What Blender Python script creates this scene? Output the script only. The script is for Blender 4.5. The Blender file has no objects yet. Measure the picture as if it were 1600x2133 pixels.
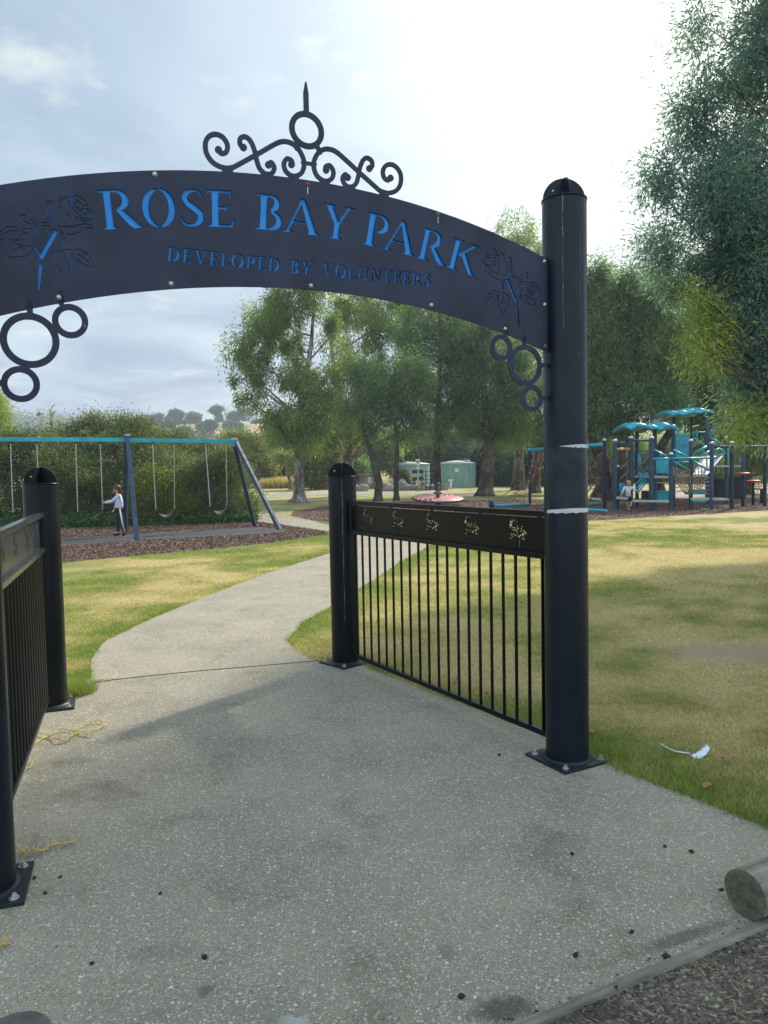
import bpy, bmesh, math, random
import numpy as np
from mathutils import Vector, Matrix
R_ = math.radians
rng = np.random.default_rng(7)
random.seed(7)
scn = bpy.context.scene
COL = scn.collection
PI = math.pi

# ------------------------------------------------------------------ camera
FPX, TH, PH, CH = 1602.0, R_(3.2), R_(1.1), 1.5
fw = Vector((0, math.cos(TH), -math.sin(TH)))
r0 = Vector((1, 0, 0)); d0 = Vector((0, -math.sin(TH), -math.cos(TH)))
rt = r0*math.cos(PH) + d0*math.sin(PH)
dn = -r0*math.sin(PH) + d0*math.cos(PH)
cam = bpy.data.cameras.new('camera'); camo = bpy.data.objects.new('camera', cam); COL.objects.link(camo)
cam.sensor_fit = 'HORIZONTAL'; cam.sensor_width = 36.0; cam.lens = 36.0*FPX/1600
cam.clip_start = 0.05; cam.clip_end = 6000
m3 = Matrix((rt, -dn, -fw)).transposed()
camo.matrix_world = Matrix.Translation((0, 0, CH)) @ m3.to_4x4()
scn.camera = camo
scn.render.resolution_x = 768; scn.render.resolution_y = 1024

# ------------------------------------------------------------------ light
SAZ, SEL = R_(37), R_(37)
sdir = Vector((math.sin(SAZ)*math.cos(SEL), math.cos(SAZ)*math.cos(SEL), math.sin(SEL)))
sl = bpy.data.lights.new('sun', 'SUN'); sl.energy = 4.8; sl.angle = R_(3.2); sl.color = (1.0, 0.93, 0.80)
so = bpy.data.objects.new('sun', sl); COL.objects.link(so)
so.rotation_euler = sdir.to_track_quat('Z', 'Y').to_euler(); so.location = (10, 10, 30)

w = bpy.data.worlds.new('World'); scn.world = w; w.use_nodes = True
nt = w.node_tree; nt.nodes.clear()
def N(t, **k):
    n = nt.nodes.new(t)
    for a, b in k.items(): setattr(n, a, b)
    return n
def L(a, b): nt.links.new(a, b)
def mth(op, a, b=None, clamp=False):
    n = N('ShaderNodeMath', operation=op); n.use_clamp = clamp
    for i, v in enumerate((a, b)):
        if v is None: continue
        if isinstance(v, (int, float)): n.inputs[i].default_value = v
        else: L(v, n.inputs[i])
    return n.outputs[0]
sky = N('ShaderNodeTexSky', sky_type='NISHITA'); sky.sun_disc = False
sky.sun_elevation = SEL; sky.sun_rotation = SAZ; sky.dust_density = 2.0
tc = N('ShaderNodeTexCoord'); sep = N('ShaderNodeSeparateXYZ'); L(tc.outputs['Generated'], sep.inputs[0])
zz = mth('MAXIMUM', sep.outputs[2], 0.0)
den = mth('ADD', zz, 0.16)
cx = mth('DIVIDE', sep.outputs[0], den); cy = mth('DIVIDE', sep.outputs[1], den)
cmb = N('ShaderNodeCombineXYZ'); L(cx, cmb.inputs[0]); L(cy, cmb.inputs[1])
n1 = N('ShaderNodeTexNoise'); L(cmb.outputs[0], n1.inputs['Vector']); n1.inputs['Scale'].default_value = 1.3
n1.inputs['Detail'].default_value = 7; n1.inputs['Roughness'].default_value = .58; n1.inputs['Distortion'].default_value = .5
n2 = N('ShaderNodeTexNoise'); L(cmb.outputs[0], n2.inputs['Vector']); n2.inputs['Scale'].default_value = 2.6
n2.inputs['Detail'].default_value = 6; n2.inputs['Roughness'].default_value = .6
cr = N('ShaderNodeValToRGB'); L(n1.outputs[0], cr.inputs[0])
cr.color_ramp.elements[0].position = .40; cr.color_ramp.elements[0].color = (.27, .34, .54, 1)
cr.color_ramp.elements[1].position = .62; cr.color_ramp.elements[1].color = (.56, .67, .85, 1)
cr2 = N('ShaderNodeValToRGB'); L(n2.outputs[0], cr2.inputs[0])
cr2.color_ramp.elements[0].position = .56; cr2.color_ramp.elements[0].color = (0, 0, 0, 1)
cr2.color_ramp.elements[1].position = .74; cr2.color_ramp.elements[1].color = (.9, .9, .9, 1)
mw = N('ShaderNodeMixRGB', blend_type='MIX'); L(cr2.outputs[0], mw.inputs[0]); mw.inputs[2].default_value = (.78, .82, .86, 1)
# high thin veil makes the upper sky even; low clouds keep contrast
ve = N('ShaderNodeMapRange'); L(sep.outputs[2], ve.inputs[0]); ve.inputs[1].default_value = .05; ve.inputs[2].default_value = .42; ve.inputs[3].default_value = 0; ve.inputs[4].default_value = .72
mv = N('ShaderNodeMixRGB'); L(ve.outputs[0], mv.inputs[0]); L(cr.outputs[0], mv.inputs[1]); mv.inputs[2].default_value = (.37, .48, .70, 1); L(mv.outputs[0], mw.inputs[1])
# bright thin cloud round the sun
sv = N('ShaderNodeVectorMath', operation='DOT_PRODUCT'); L(tc.outputs['Generated'], sv.inputs[0]); gd = Vector((math.sin(R_(25))*math.cos(R_(30)), math.cos(R_(25))*math.cos(R_(30)), math.sin(R_(30)))); sv.inputs[1].default_value = gd
dp = mth('MAXIMUM', sv.outputs['Value'], 0.0)
gl = mth('MULTIPLY', mth('POWER', dp, 14.0), 1.0)
mg = N('ShaderNodeMixRGB', blend_type='ADD'); mg.inputs[0].default_value = 1; L(mw.outputs[0], mg.inputs[1])
gc = N('ShaderNodeMixRGB', blend_type='MULTIPLY'); gc.inputs[0].default_value = 1; gc.inputs[1].default_value = (1, .97, .92, 1)
cg = N('ShaderNodeCombineXYZ'); [L(gl, cg.inputs[i]) for i in range(3)]; L(cg.outputs[0], gc.inputs[2]); L(gc.outputs[0], mg.inputs[2])
bg1 = N('ShaderNodeBackground'); L(sky.outputs[0], bg1.inputs[0]); bg1.inputs[1].default_value = .10
bg2 = N('ShaderNodeBackground')
# added fill: sky behind the camera brightened to lift the shaded ground
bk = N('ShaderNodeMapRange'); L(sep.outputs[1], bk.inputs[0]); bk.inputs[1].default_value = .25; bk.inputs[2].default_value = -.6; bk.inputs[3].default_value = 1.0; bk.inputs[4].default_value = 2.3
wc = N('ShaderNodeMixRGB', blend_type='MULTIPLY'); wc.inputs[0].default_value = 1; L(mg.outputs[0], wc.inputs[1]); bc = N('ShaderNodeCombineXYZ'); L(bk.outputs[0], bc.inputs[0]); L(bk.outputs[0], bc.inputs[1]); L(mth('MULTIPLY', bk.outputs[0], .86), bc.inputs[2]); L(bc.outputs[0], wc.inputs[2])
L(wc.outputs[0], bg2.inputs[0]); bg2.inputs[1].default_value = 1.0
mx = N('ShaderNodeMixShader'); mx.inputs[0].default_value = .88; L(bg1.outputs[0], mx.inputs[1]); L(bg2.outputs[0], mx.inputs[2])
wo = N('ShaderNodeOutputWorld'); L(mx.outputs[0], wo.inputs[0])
scn.view_settings.view_transform = 'Standard'; scn.view_settings.look = 'None'
scn.view_settings.exposure = 0.38; scn.view_settings.gamma = 1.0
scn.cycles.max_bounces = 8; scn.cycles.transparent_max_bounces = 6; scn.cycles.volume_bounces = 0

# ------------------------------------------------------------------ measuring helpers (photo pixels 1600 wide -> metres)
def ray(x, y): return fw + rt*((x-800)/FPX) + dn*((y-1066.5)/FPX)
def G(x, y, z=0.0):
    v = ray(x, y); t = (z-CH)/v.z
    return Vector((0, 0, CH)) + v*t
def at(x, y, Y):
    v = ray(x, y); return Vector((0, 0, CH)) + v*(Y/v.y)
def onplane(x, y, p0, p1):
    n = Vector((p1.y-p0.y, -(p1.x-p0.x), 0)); v = ray(x, y); o = Vector((0, 0, CH))
    q = o + v*(n.dot(Vector((p0.x, p0.y, 0))-o)/n.dot(v))
    u = Vector((p1.x-p0.x, p1.y-p0.y)).normalized()
    return (q.x-p0.x)*u.x+(q.y-p0.y)*u.y, q.z

# ------------------------------------------------------------------ object helpers
def tag(o, label=None, cat=None, group=None, kind=None):
    if label: o['label'] = label
    if cat: o['category'] = cat
    if group: o['group'] = group
    if kind: o['kind'] = kind
    return o
def empty(name, loc=(0, 0, 0), rz=0, label=None, cat=None, group=None):
    o = bpy.data.objects.new(name, None); COL.objects.link(o)
    o.location = loc; o.rotation_euler = (0, 0, rz); o.empty_display_size = .1
    return tag(o, label, cat, group)
def link(name, me, m=None, parent=None, loc=None):
    o = bpy.data.objects.new(name, me); COL.objects.link(o)
    if m is not None:
        me.materials.clear(); me.materials.append(m)
    if parent: o.parent = parent
    if loc is not None: o.location = loc
    return o
class MB:
    def __init__(s): s.v = []; s.f = []; s.sm = []
    def add(s, vs, fs, smooth=False):
        b = len(s.v); s.v += [tuple(p) for p in vs]; s.f += [tuple(b+i for i in f) for f in fs]; s.sm += [smooth]*len(fs); return s
    def box(s, c, size, rz=0, M=None, bev=0.0):
        hx, hy, hz = [q/2 for q in size]
        if bev > 0:
            bm = bmesh.new(); bmesh.ops.create_cube(bm, size=1); bmesh.ops.scale(bm, vec=size, verts=bm.verts)
            bmesh.ops.bevel(bm, geom=bm.edges[:], offset=bev, segments=2, affect='EDGES', profile=.7)
            bm.verts.index_update(); vs = [v.co.copy() for v in bm.verts]; fs = [[v.index for v in f.verts] for f in bm.faces]; bm.free()
        else:
            vs = [Vector((x, y, z)) for x in (-hx, hx) for y in (-hy, hy) for z in (-hz, hz)]
            fs = [(0, 1, 3, 2), (4, 6, 7, 5), (0, 4, 5, 1), (2, 3, 7, 6), (0, 2, 6, 4), (1, 5, 7, 3)]
        if M is None: M = Matrix.Rotation(rz, 4, 'Z')
        T = Matrix.Translation(c) @ M.to_4x4()
        return s.add([T @ v for v in vs], fs)
    def bar(s, a, b, w_, h_=None, bev=0.0):
        a = Vector(a); b = Vector(b); d = b-a; h_ = h_ or w_
        z = d.normalized(); up = Vector((0, 0, 1)) if abs(z.z) < .95 else Vector((0, 1, 0))
        x = z.cross(up).normalized(); y = x.cross(z).normalized()
        M = Matrix((x, y, z)).transposed()
        return s.box((a+b)/2, (w_, h_, d.length), M=M, bev=bev)
    def tube(s, pts, rad, n=8, cap=True):
        pts = [Vector(p) for p in pts]; k = len(pts)
        if not hasattr(rad, '__len__'): rad = [rad]*k
        vs = []; px = None
        for i, p in enumerate(pts):
            t = (pts[min(i+1, k-1)]-pts[max(i-1, 0)]).normalized()
            if px is None:
                px = t.cross(Vector((0, 0, 1)) if abs(t.z) < .9 else Vector((1, 0, 0))).normalized()
            else:
                px = (px - t*px.dot(t)); px = px.normalized() if px.length > 1e-6 else t.orthogonal().normalized()
            py = t.cross(px)
            for j in range(n):
                a = 2*PI*j/n; vs.append(p+(px*math.cos(a)+py*math.sin(a))*rad[i])
        fs = [(i*n+j, i*n+(j+1) % n, (i+1)*n+(j+1) % n, (i+1)*n+j) for i in range(k-1) for j in range(n)]
        s.add(vs, fs, n > 4)
        if cap:
            b = len(s.v)-k*n
            s.f += [tuple(b+n-1-j for j in range(n)), tuple(b+(k-1)*n+j for j in range(n))]; s.sm += [False, False]
        return s
    def lathe(s, prof, c=(0, 0, 0), n=32, M=None, ang=2*PI, flat=False):
        vs = []; k = len(prof); c = Vector(c)
        for r, z in prof:
            for j in range(n):
                a = ang*j/n; v = Vector((r*math.cos(a), r*math.sin(a), z))
                vs.append((M @ v if M is not None else v)+c)
        fs = [(i*n+j, i*n+(j+1) % n, (i+1)*n+(j+1) % n, (i+1)*n+j) for i in range(k-1) for j in range(n)]
        s.add(vs, fs, not flat)
        return s
    def blob(s, c, rad, n=10, jit=0.0, M=None, seed=0):
        bm = bmesh.new(); bmesh.ops.create_icosphere(bm, subdivisions=2 if n <= 10 else 3, radius=1)
        rr = random.Random(seed)
        vs = []
        for v in bm.verts:
            k = 1+(rr.random()-.5)*jit; p = Vector((v.co.x*rad[0]*k, v.co.y*rad[1]*k, v.co.z*rad[2]*k))
            vs.append((M @ p if M is not None else p)+Vector(c))
        bm.verts.index_update(); fs = [[v.index for v in f.verts] for f in bm.faces]; bm.free()
        return s.add(vs, fs, jit < .12)
    def prism(s, poly, z0, z1):
        n = len(poly)
        vs = [(p[0], p[1], z0) for p in poly]+[(p[0], p[1], z1) for p in poly]
        s.add(vs, [(i, (i+1) % n, n+(i+1) % n, n+i) for i in range(n)]); b = len(s.v)-2*n
        s.f += [tuple(b+n-1-i for i in range(n)), tuple(b+n+i for i in range(n))]; s.sm += [False]*2
        return s
    def mesh(s, name):
        me = bpy.data.meshes.new(name); me.from_pydata([tuple(v) for v in s.v], [], s.f)
        me.polygons.foreach_set('use_smooth', s.sm); me.update(); return me
    def build(s, name, m, parent=None, loc=None): return link(name, s.mesh(name), m, parent, loc)

# ------------------------------------------------------------------ materials
def mat(name):
    m = bpy.data.materials.new(name); m.use_nodes = True
    t = m.node_tree; b = t.nodes['Principled BSDF']; return m, t, b
def noise(t, scale, detail=4, rough=.55, coord='Object', src=None, dist=0):
    n = t.nodes.new('ShaderNodeTexNoise'); n.inputs['Scale'].default_value = scale
    n.inputs['Detail'].default_value = detail; n.inputs['Roughness'].default_value = rough; n.inputs['Distortion'].default_value = dist
    if src is None:
        c = t.nodes.new('ShaderNodeTexCoord'); src = c.outputs[coord]
    t.links.new(src, n.inputs['Vector']); return n
def ramp(t, fac, stops):
    r = t.nodes.new('ShaderNodeValToRGB'); e = r.color_ramp.elements
    while len(e) < len(stops): e.new(.5)
    for i, (p, c) in enumerate(stops): e[i].position = p; e[i].color = (*c, 1)
    t.links.new(fac, r.inputs[0]); return r
def mixc(t, fac, a, b, mode='MIX'):
    n = t.nodes.new('ShaderNodeMixRGB'); n.blend_type = mode
    for i, v in enumerate((fac, a, b)):
        if isinstance(v, (int, float)): n.inputs[i].default_value = v
        elif isinstance(v, tuple): n.inputs[i].default_value = (*v, 1)
        else: t.links.new(v, n.inputs[i])
    return n.outputs[0]
def bump(t, b, h, strength, dist=.01):
    n = t.nodes.new('ShaderNodeBump'); n.inputs['Strength'].default_value = strength; n.inputs['Distance'].default_value = dist
    t.links.new(h, n.inputs['Height']); t.links.new(n.outputs[0], b.inputs['Normal']); return n
def simple(name, c, rough=.5, var=.25, scale=6, metal=0, bmp=.15, spec=.5, bscale=None):
    m, t, b = mat(name)
    n = noise(t, scale, 5); lo = tuple(x*(1-var) for x in c); hi = tuple(min(1, x*(1+var)) for x in c)
    r = ramp(t, n.outputs[0], [(.3, lo), (.7, hi)]); t.links.new(r.outputs[0], b.inputs['Base Color'])
    b.inputs['Roughness'].default_value = rough; b.inputs['Metallic'].default_value = metal; b.inputs['Specular IOR Level'].default_value = spec
    if bmp: n2_ = noise(t, bscale or scale*8, 3); bump(t, b, n2_.outputs[0], bmp, .004)
    return m
def painted(name, c, rough=.4, wear=(.16, .17, .17), wamt=.72, spec=.5):
    # paint with faint dust streaks and small chips
    m, t, b = mat(name)
    n = noise(t, 3.5, 6, .65); r = ramp(t, n.outputs[0], [(.35, tuple(x*.75 for x in c)), (.75, tuple(x*1.35 for x in c))])
    n3 = noise(t, 55, 2, .5); r3 = ramp(t, n3.outputs[0], [(wamt+.04, (0, 0, 0)), (wamt+.09, (1, 1, 1))])
    t.links.new(mixc(t, r3.outputs[0], r.outputs[0], wear), b.inputs['Base Color'])
    rr = ramp(t, noise(t, 9, 5).outputs[0], [(.3, (rough*.8,)*3), (.75, (min(1, rough*1.3),)*3)])
    t.links.new(rr.outputs[0], b.inputs['Roughness']); b.inputs['Specular IOR Level'].default_value = spec
    bump(t, b, noise(t, 180, 2).outputs[0], .12, .001)
    return m
M = {}
M['black'] = painted('black_powder_coat', (.003, .0045, .006), .34, spec=.22)
M['sign'] = painted('sign_black_paint', (.022, .029, .060), .5, spec=.35)
M['plate'] = painted('base_plate_paint', (.011, .016, .023), .45, spec=.35)
M['tallpost'] = painted('veiled_tall_post_paint', (.005, .009, .017), .34, spec=.28)  # black paint with bluish veiling glare put into its colour
M['blue'] = None
m, t, b = mat('blue_backing'); b.inputs['Base Color'].default_value = (.07, .50, 1, 1); b.inputs['Roughness'].default_value = .35
nz = noise(t, 7, 4); rz_ = ramp(t, nz.outputs[0], [(.3, (.05, .46, .98)), (.7, (.07, .52, 1.0))]); t.links.new(rz_.outputs[0], b.inputs['Base Color'])
tr = t.nodes.new('ShaderNodeBsdfTranslucent'); tr.inputs[0].default_value = (.08, .5, 1, 1); mxs = t.nodes.new('ShaderNodeMixShader'); mxs.inputs[0].default_value = .5
t.links.new(b.outputs[0], mxs.inputs[1]); t.links.new(tr.outputs[0], mxs.inputs[2]); t.links.new(mxs.outputs[0], t.nodes['Material Output'].inputs[0]); M['blue'] = m
M['bolt'] = simple('bolt_zinc', (.55, .54, .5), .35, .2, 40, .8)
M['rust'] = simple('rusty_bolt', (.22, .09, .05), .8, .4, 60)
M['tape'] = simple('white_tape', (.55, .60, .62), .5, .15, 20)
M['teal'] = painted('teal_paint', (.02, .36, .46), .35, wear=(.3, .4, .42), wamt=.7)
M['steel'] = painted('grey_blue_steel', (.05, .078, .12), .6, spec=.2)
M['darkpost'] = painted('dark_slate_paint', (.022, .036, .058), .6, spec=.2)
M['cap'] = simple('pale_cap', (.5, .55, .6), .4)
M['chain'] = simple('galvanised_chain', (.42, .42, .40), .4, .2, 50, .7)
M['rubber'] = simple('black_rubber', (.03, .03, .035), .6)
M['rope'] = simple('weathered_rope', (.30, .22, .17), .85, .3, 60)
M['redrope'] = simple('red_brown_rope', (.24, .09, .06), .85, .3, 60)
M['orange'] = simple('ochre_paint', (.55, .30, .07), .4)
M['red'] = simple('red_paint', (.45, .045, .05), .45, .2, 4)
M['white'] = simple('white_paint', (.72, .72, .70), .5, .08, 8)
M['deck'] = simple('pale_deck', (.40, .41, .40), .6, .2, 10)
M['tank'] = None
m, t, b = mat('green_tank_steel'); c_ = t.nodes.new('ShaderNodeTexCoord'); mp = t.nodes.new('ShaderNodeMapping'); mp.inputs['Scale'].default_value = (3, 3, .35); t.links.new(c_.outputs['Object'], mp.inputs[0])
nn = noise(t, 1.6, 6, .6, src=mp.outputs[0]); r = ramp(t, nn.outputs[0], [(.3, (.13, .24, .19)), (.55, (.20, .34, .28)), (.75, (.27, .41, .34))]); t.links.new(r.outputs[0], b.inputs['Base Color']); b.inputs['Roughness'].default_value = .6
wv = t.nodes.new('ShaderNodeTexWave'); wv.bands_direction = 'Z'; wv.inputs['Scale'].default_value = 4; t.links.new(c_.outputs['Object'], wv.inputs[0]); bump(t, b, wv.outputs['Color'], .35, .02); M['tank'] = m
M['tankroof'] = simple('tank_roof', (.40, .45, .42), .5)
M['rock'] = simple('rock', (.26, .24, .215), .9, .5, 3, bmp=.6)
M['skin'] = simple('skin', (.55, .30, .20), .5, .1, 20, bmp=0)
M['hair'] = simple('brown_hair', (.07, .025, .014), .55, .4, 60)
M['blond'] = simple('blond_hair', (.42, .27, .12), .55, .35, 60)
M['jacket'] = simple('pale_lilac_cloth', (.60, .62, .76), .8, .1, 15)
M['blackcloth'] = simple('black_cloth', (.012, .012, .016), .8, .3, 20)
M['navy'] = simple('navy_cloth', (.02, .025, .06), .8, .3, 20)
M['maskm'] = simple('mask_fabric', (.74, .82, .86), .8, .06, 30)
M['roofmetal'] = simple('pale_roof_metal', (.62, .66, .66), .4)
M['housewall'] = simple('pale_wall', (.55, .52, .46), .8)
M['glass'] = simple('dark_glass', (.02, .025, .03), .1, .1, bmp=0)
M['carpaint'] = simple('white_car_paint', (.75, .76, .78), .25, .03, bmp=0)
M['timber_grey'] = None
def wood(name, lo, hi, axis='X', sc=1.0, rings=False):
    m, t, b = mat(name); c = t.nodes.new('ShaderNodeTexCoord'); mp = t.nodes.new('ShaderNodeMapping')
    s = [14*sc, 14*sc, 14*sc]; s['XYZ'.index(axis)] = .9*sc; mp.inputs['Scale'].default_value = s
    t.links.new(c.outputs['Object'], mp.inputs[0]); n = noise(t, 2.2, 8, .65, src=mp.outputs[0])
    r = ramp(t, n.outputs[0], [(.28, lo), (.5, tuple((a+b_)/2 for a, b_ in zip(lo, hi))), (.72, hi)])
    g = noise(t, 5, 4); r2 = ramp(t, g.outputs[0], [(.35, (.6, .62, .55)), (.65, (1, 1, 1))])
    t.links.new(mixc(t, 1, r.outputs[0], r2.outputs[0], 'MULTIPLY'), b.inputs['Base Color']); b.inputs['Roughness'].default_value = .85
    bump(t, b, n.outputs[0], .6, .006); return m
M['timber_grey'] = wood('weathered_timber', (.12, .10, .08), (.38, .34, .28))
m, t, b = mat('cut_log_end'); c_ = t.nodes.new('ShaderNodeTexCoord'); mp = t.nodes.new('ShaderNodeMapping'); mp.inputs['Location'].default_value = (0, .02, -.075); t.links.new(c_.outputs['Object'], mp.inputs[0])
wv = t.nodes.new('ShaderNodeTexWave'); wv.wave_type = 'RINGS'; wv.rings_direction = 'X'; wv.inputs['Scale'].default_value = 42; wv.inputs['Distortion'].default_value = 9; wv.inputs['Detail'].default_value = 3; wv.inputs['Detail Scale'].default_value = 1.5; t.links.new(mp.outputs[0], wv.inputs[0])
r = ramp(t, wv.outputs['Fac'], [(.1, (.11, .10, .068)), (.9, (.18, .165, .115))]); n = noise(t, 22, 6, .7); r2 = ramp(t, n.outputs[0], [(.35, (.4, .4, .38)), (.6, (1.1, 1.1, 1.0))]); t.links.new(mixc(t, .9, r.outputs[0], r2.outputs[0], 'MULTIPLY'), b.inputs['Base Color']); b.inputs['Roughness'].default_value = .9; bump(t, b, wv.outputs['Fac'], .5, .003); M['logend'] = m
M['shed'] = wood('old_fence_timber', (.11, .09, .07), (.30, .25, .20), 'Z', .25)

def bark(name, lo, hi, sc=1.0):
    m, t, b = mat(name); c = t.nodes.new('ShaderNodeTexCoord'); mp = t.nodes.new('ShaderNodeMapping'); mp.inputs['Scale'].default_value = (5*sc, 5*sc, .9*sc)
    t.links.new(c.outputs['Object'], mp.inputs[0]); n = noise(t, 1.5, 8, .65, src=mp.outputs[0])
    r = ramp(t, n.outputs[0], [(.36, lo), (.62, hi)]); pn = noise(t, 1.3, 5, .7); pr_ = ramp(t, pn.outputs[0], [(.42, (.45, .40, .36)), (.58, (1.15, 1.15, 1.15))]); t.links.new(mixc(t, 1, r.outputs[0], pr_.outputs[0], 'MULTIPLY'), b.inputs['Base Color']); b.inputs['Roughness'].default_value = .9
    bump(t, b, n.outputs[0], .9, .05); return m
M['bark_dark'] = bark('dark_bark', (.035, .028, .022), (.12, .095, .075))
M['bark_pale'] = bark('pale_gum_bark', (.10, .085, .065), (.36, .33, .29))
M['bark_mid'] = bark('brown_bark', (.06, .045, .033), (.19, .15, .12))

def leafmat(name, c0, c1, c2, trans=.4, rough=.55, spec=.35):
    m, t, b = mat(name)
    a = t.nodes.new('ShaderNodeAttribute'); a.attribute_name = 'rnd'
    r = ramp(t, a.outputs['Fac'], [(0, c0), (.55, c1), (1, c2)])
    n = noise(t, .9, 3); r2 = ramp(t, n.outputs[0], [(.3, (.72, .78, .8)), (.7, (1.25, 1.18, 1.0))])
    colr = mixc(t, 1, r.outputs[0], r2.outputs[0], 'MULTIPLY')
    t.links.new(colr, b.inputs['Base Color']); b.inputs['Roughness'].default_value = rough; b.inputs['Specular IOR Level'].default_value = spec
    tr = t.nodes.new('ShaderNodeBsdfTranslucent'); cc = mixc(t, 1, colr, (1.45, 1.6, .78), 'MULTIPLY'); t.links.new(cc, tr.inputs[0])
    mx = t.nodes.new('ShaderNodeMixShader'); mx.inputs[0].default_value = trans
    t.links.new(b.outputs[0], mx.inputs[1]); t.links.new(tr.outputs[0], mx.inputs[2]); t.links.new(mx.outputs[0], t.nodes['Material Output'].inputs[0])
    return m
M['gum'] = leafmat('gum_leaf', (.10, .15, .065), (.19, .26, .10), (.38, .42, .16), .46, spec=.25)
M['gum2'] = leafmat('dark_gum_leaf', (.075, .13, .08), (.14, .22, .115), (.29, .36, .165), .46, spec=.25)
M['glare_gum'] = leafmat('glare_tinted_leaf', (.08, .14, .19), (.14, .22, .28), (.26, .34, .29), .5, spec=.25)  # leaf colour pushed to blue to stand in for veiling glare
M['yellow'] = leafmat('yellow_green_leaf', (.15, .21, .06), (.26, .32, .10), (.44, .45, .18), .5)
M['wattle'] = leafmat('wattle_leaf', (.05, .075, .032), (.105, .135, .055), (.22, .23, .09), .35)
M['wattle2'] = leafmat('grey_green_leaf', (.07, .10, .05), (.14, .165, .08), (.25, .26, .12), .35)
M['olive'] = leafmat('olive_leaf', (0.081, 0.109, 0.026), (0.162, 0.179, 0.040), (0.308, 0.296, 0.066))
M['dark'] = leafmat('dark_evergreen_leaf', (0.021, 0.063, 0.049), (0.049, 0.098, 0.070), (0.084, 0.140, 0.084))
M['light'] = leafmat('light_leaf', (.10, .14, .06), (.20, .24, .10), (.34, .36, .16), .5)
M['ivy'] = leafmat('ivy_leaf', (0.026, 0.072, 0.019), (0.058, 0.130, 0.033), (0.117, 0.208, 0.052), .3)
M['straw'] = leafmat('straw_stalk', (.30, .22, .10), (.46, .35, .17), (.60, .47, .25), .4)
M['farleaf'] = leafmat('hill_tree_leaf', (0.054, 0.084, 0.050), (0.090, 0.126, 0.066), (0.144, 0.180, 0.088), .3)

# ------------------------------------------------------------------ numpy noise for the lawn
_lat = np.random.default_rng(3).random((256, 256))
def vnoise(x, y):
    xi = np.floor(x).astype(int); yi = np.floor(y).astype(int); fx = x-xi; fy = y-yi
    fx = fx*fx*(3-2*fx); fy = fy*fy*(3-2*fy); a = _lat[xi & 255, yi & 255]; b = _lat[(xi+1) & 255, yi & 255]; c = _lat[xi & 255, (yi+1) & 255]; d = _lat[(xi+1) & 255, (yi+1) & 255]
    return (a*(1-fx)+b*fx)*(1-fy)+(c*(1-fx)+d*fx)*fy
def fbm(x, y, o=4):
    s = 0; a = .5; tt = 0
    for i in range(o): s = s+a*vnoise(x*2**i+17.3*i, y*2**i+9.1*i); tt += a; a *= .55
    return s/tt
def inpoly(x, y, poly):
    ins = np.zeros(x.shape, bool); n = len(poly); j = n-1
    for i in range(n):
        xi, yi = poly[i]; xj, yj = poly[j]
        c = ((yi > y) != (yj > y)) & (x < (xj-xi)*(y-yi)/((yj-yi) if yj != yi else 1e-9)+xi)
        ins ^= c; j = i
    return ins
def dpoly(x, y, poly, closed=True):
    d = np.full(x.shape, 1e9); n = len(poly)
    for i in range(n if closed else n-1):
        ax, ay = poly[i]; bx, by = poly[(i+1) % n]; dx, dy = bx-ax, by-ay; l = dx*dx+dy*dy+1e-12
        t_ = np.clip(((x-ax)*dx+(y-ay)*dy)/l, 0, 1); d = np.minimum(d, np.hypot(x-ax-t_*dx, y-ay-t_*dy))
    return d
def smooth(poly, it=2):
    for _ in range(it):
        q = []
        for i in range(len(poly)):
            a = poly[i]; b = poly[(i+1) % len(poly)]
            q += [(a[0]*.75+b[0]*.25, a[1]*.75+b[1]*.25), (a[0]*.25+b[0]*.75, a[1]*.25+b[1]*.75)]
        poly = q
    return poly
def rough_edge(poly, step=.12, amp=.02, seed=1):
    q = []; s = 0
    for i in range(len(poly)):
        a = poly[i]; b = poly[(i+1) % len(poly)]; l = math.hypot(b[0]-a[0], b[1]-a[1]); n = max(1, int(l/step))
        nx, ny = -(b[1]-a[1])/max(l, 1e-6), (b[0]-a[0])/max(l, 1e-6)
        for k in range(n):
            x = a[0]+(b[0]-a[0])*k/n; y = a[1]+(b[1]-a[1])*k/n
            o = (float(fbm(np.array([x*4+seed*7.]), np.array([y*4.]), 4)[0])-.5)*2*amp
            q.append((x+nx*o, y+ny*o))
    return q
g2 = lambda x, y: tuple(G(x, y)[:2])

# gate key points
PN = G(-33, 1862); PR = G(1182, 1585); PC = G(721, 1383); PL = G(105, 1473)
path_poly = [(-1.62, 2.45), (-1.62, 2.9)] + [(PL.x-.05, PL.y-.15)] + [g2(150, 1462), g2(186, 1415), g2(190, 1372), g2(222, 1335), g2(300, 1298), g2(430, 1243), g2(560, 1194), g2(690, 1152), g2(735, 1135)] \
    + [g2(690, 1109), g2(600, 1096), g2(534, 1087), g2(508, 1078), g2(500, 1068), g2(545, 1068), g2(585, 1073), g2(622, 1080), g2(684, 1093), g2(760, 1092), g2(900, 1082), g2(980, 1082), g2(960, 1105), g2(895, 1138)] \
    + [g2(835, 1172), g2(790, 1202), g2(745, 1231), g2(690, 1263), g2(630, 1300), g2(597, 1335), g2(618, 1360), g2(650, 1374), g2(700, 1381)]
u_ = (PR-PC).normalized(); nrm = Vector((u_.y, -u_.x, 0))*(-1)
if nrm.x < 0: nrm = -nrm
path_poly += [tuple((PC+nrm*.06)[:2]), tuple((PC*.5+PR*.5+nrm*.10)[:2]), tuple((PR+nrm*.17+u_*.05)[:2]), g2(1262, 1592), g2(1340, 1628), g2(1430, 1662), g2(1520, 1697), g2(1600, 1728), g2(1800, 1800), g2(2050, 1860)]
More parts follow.
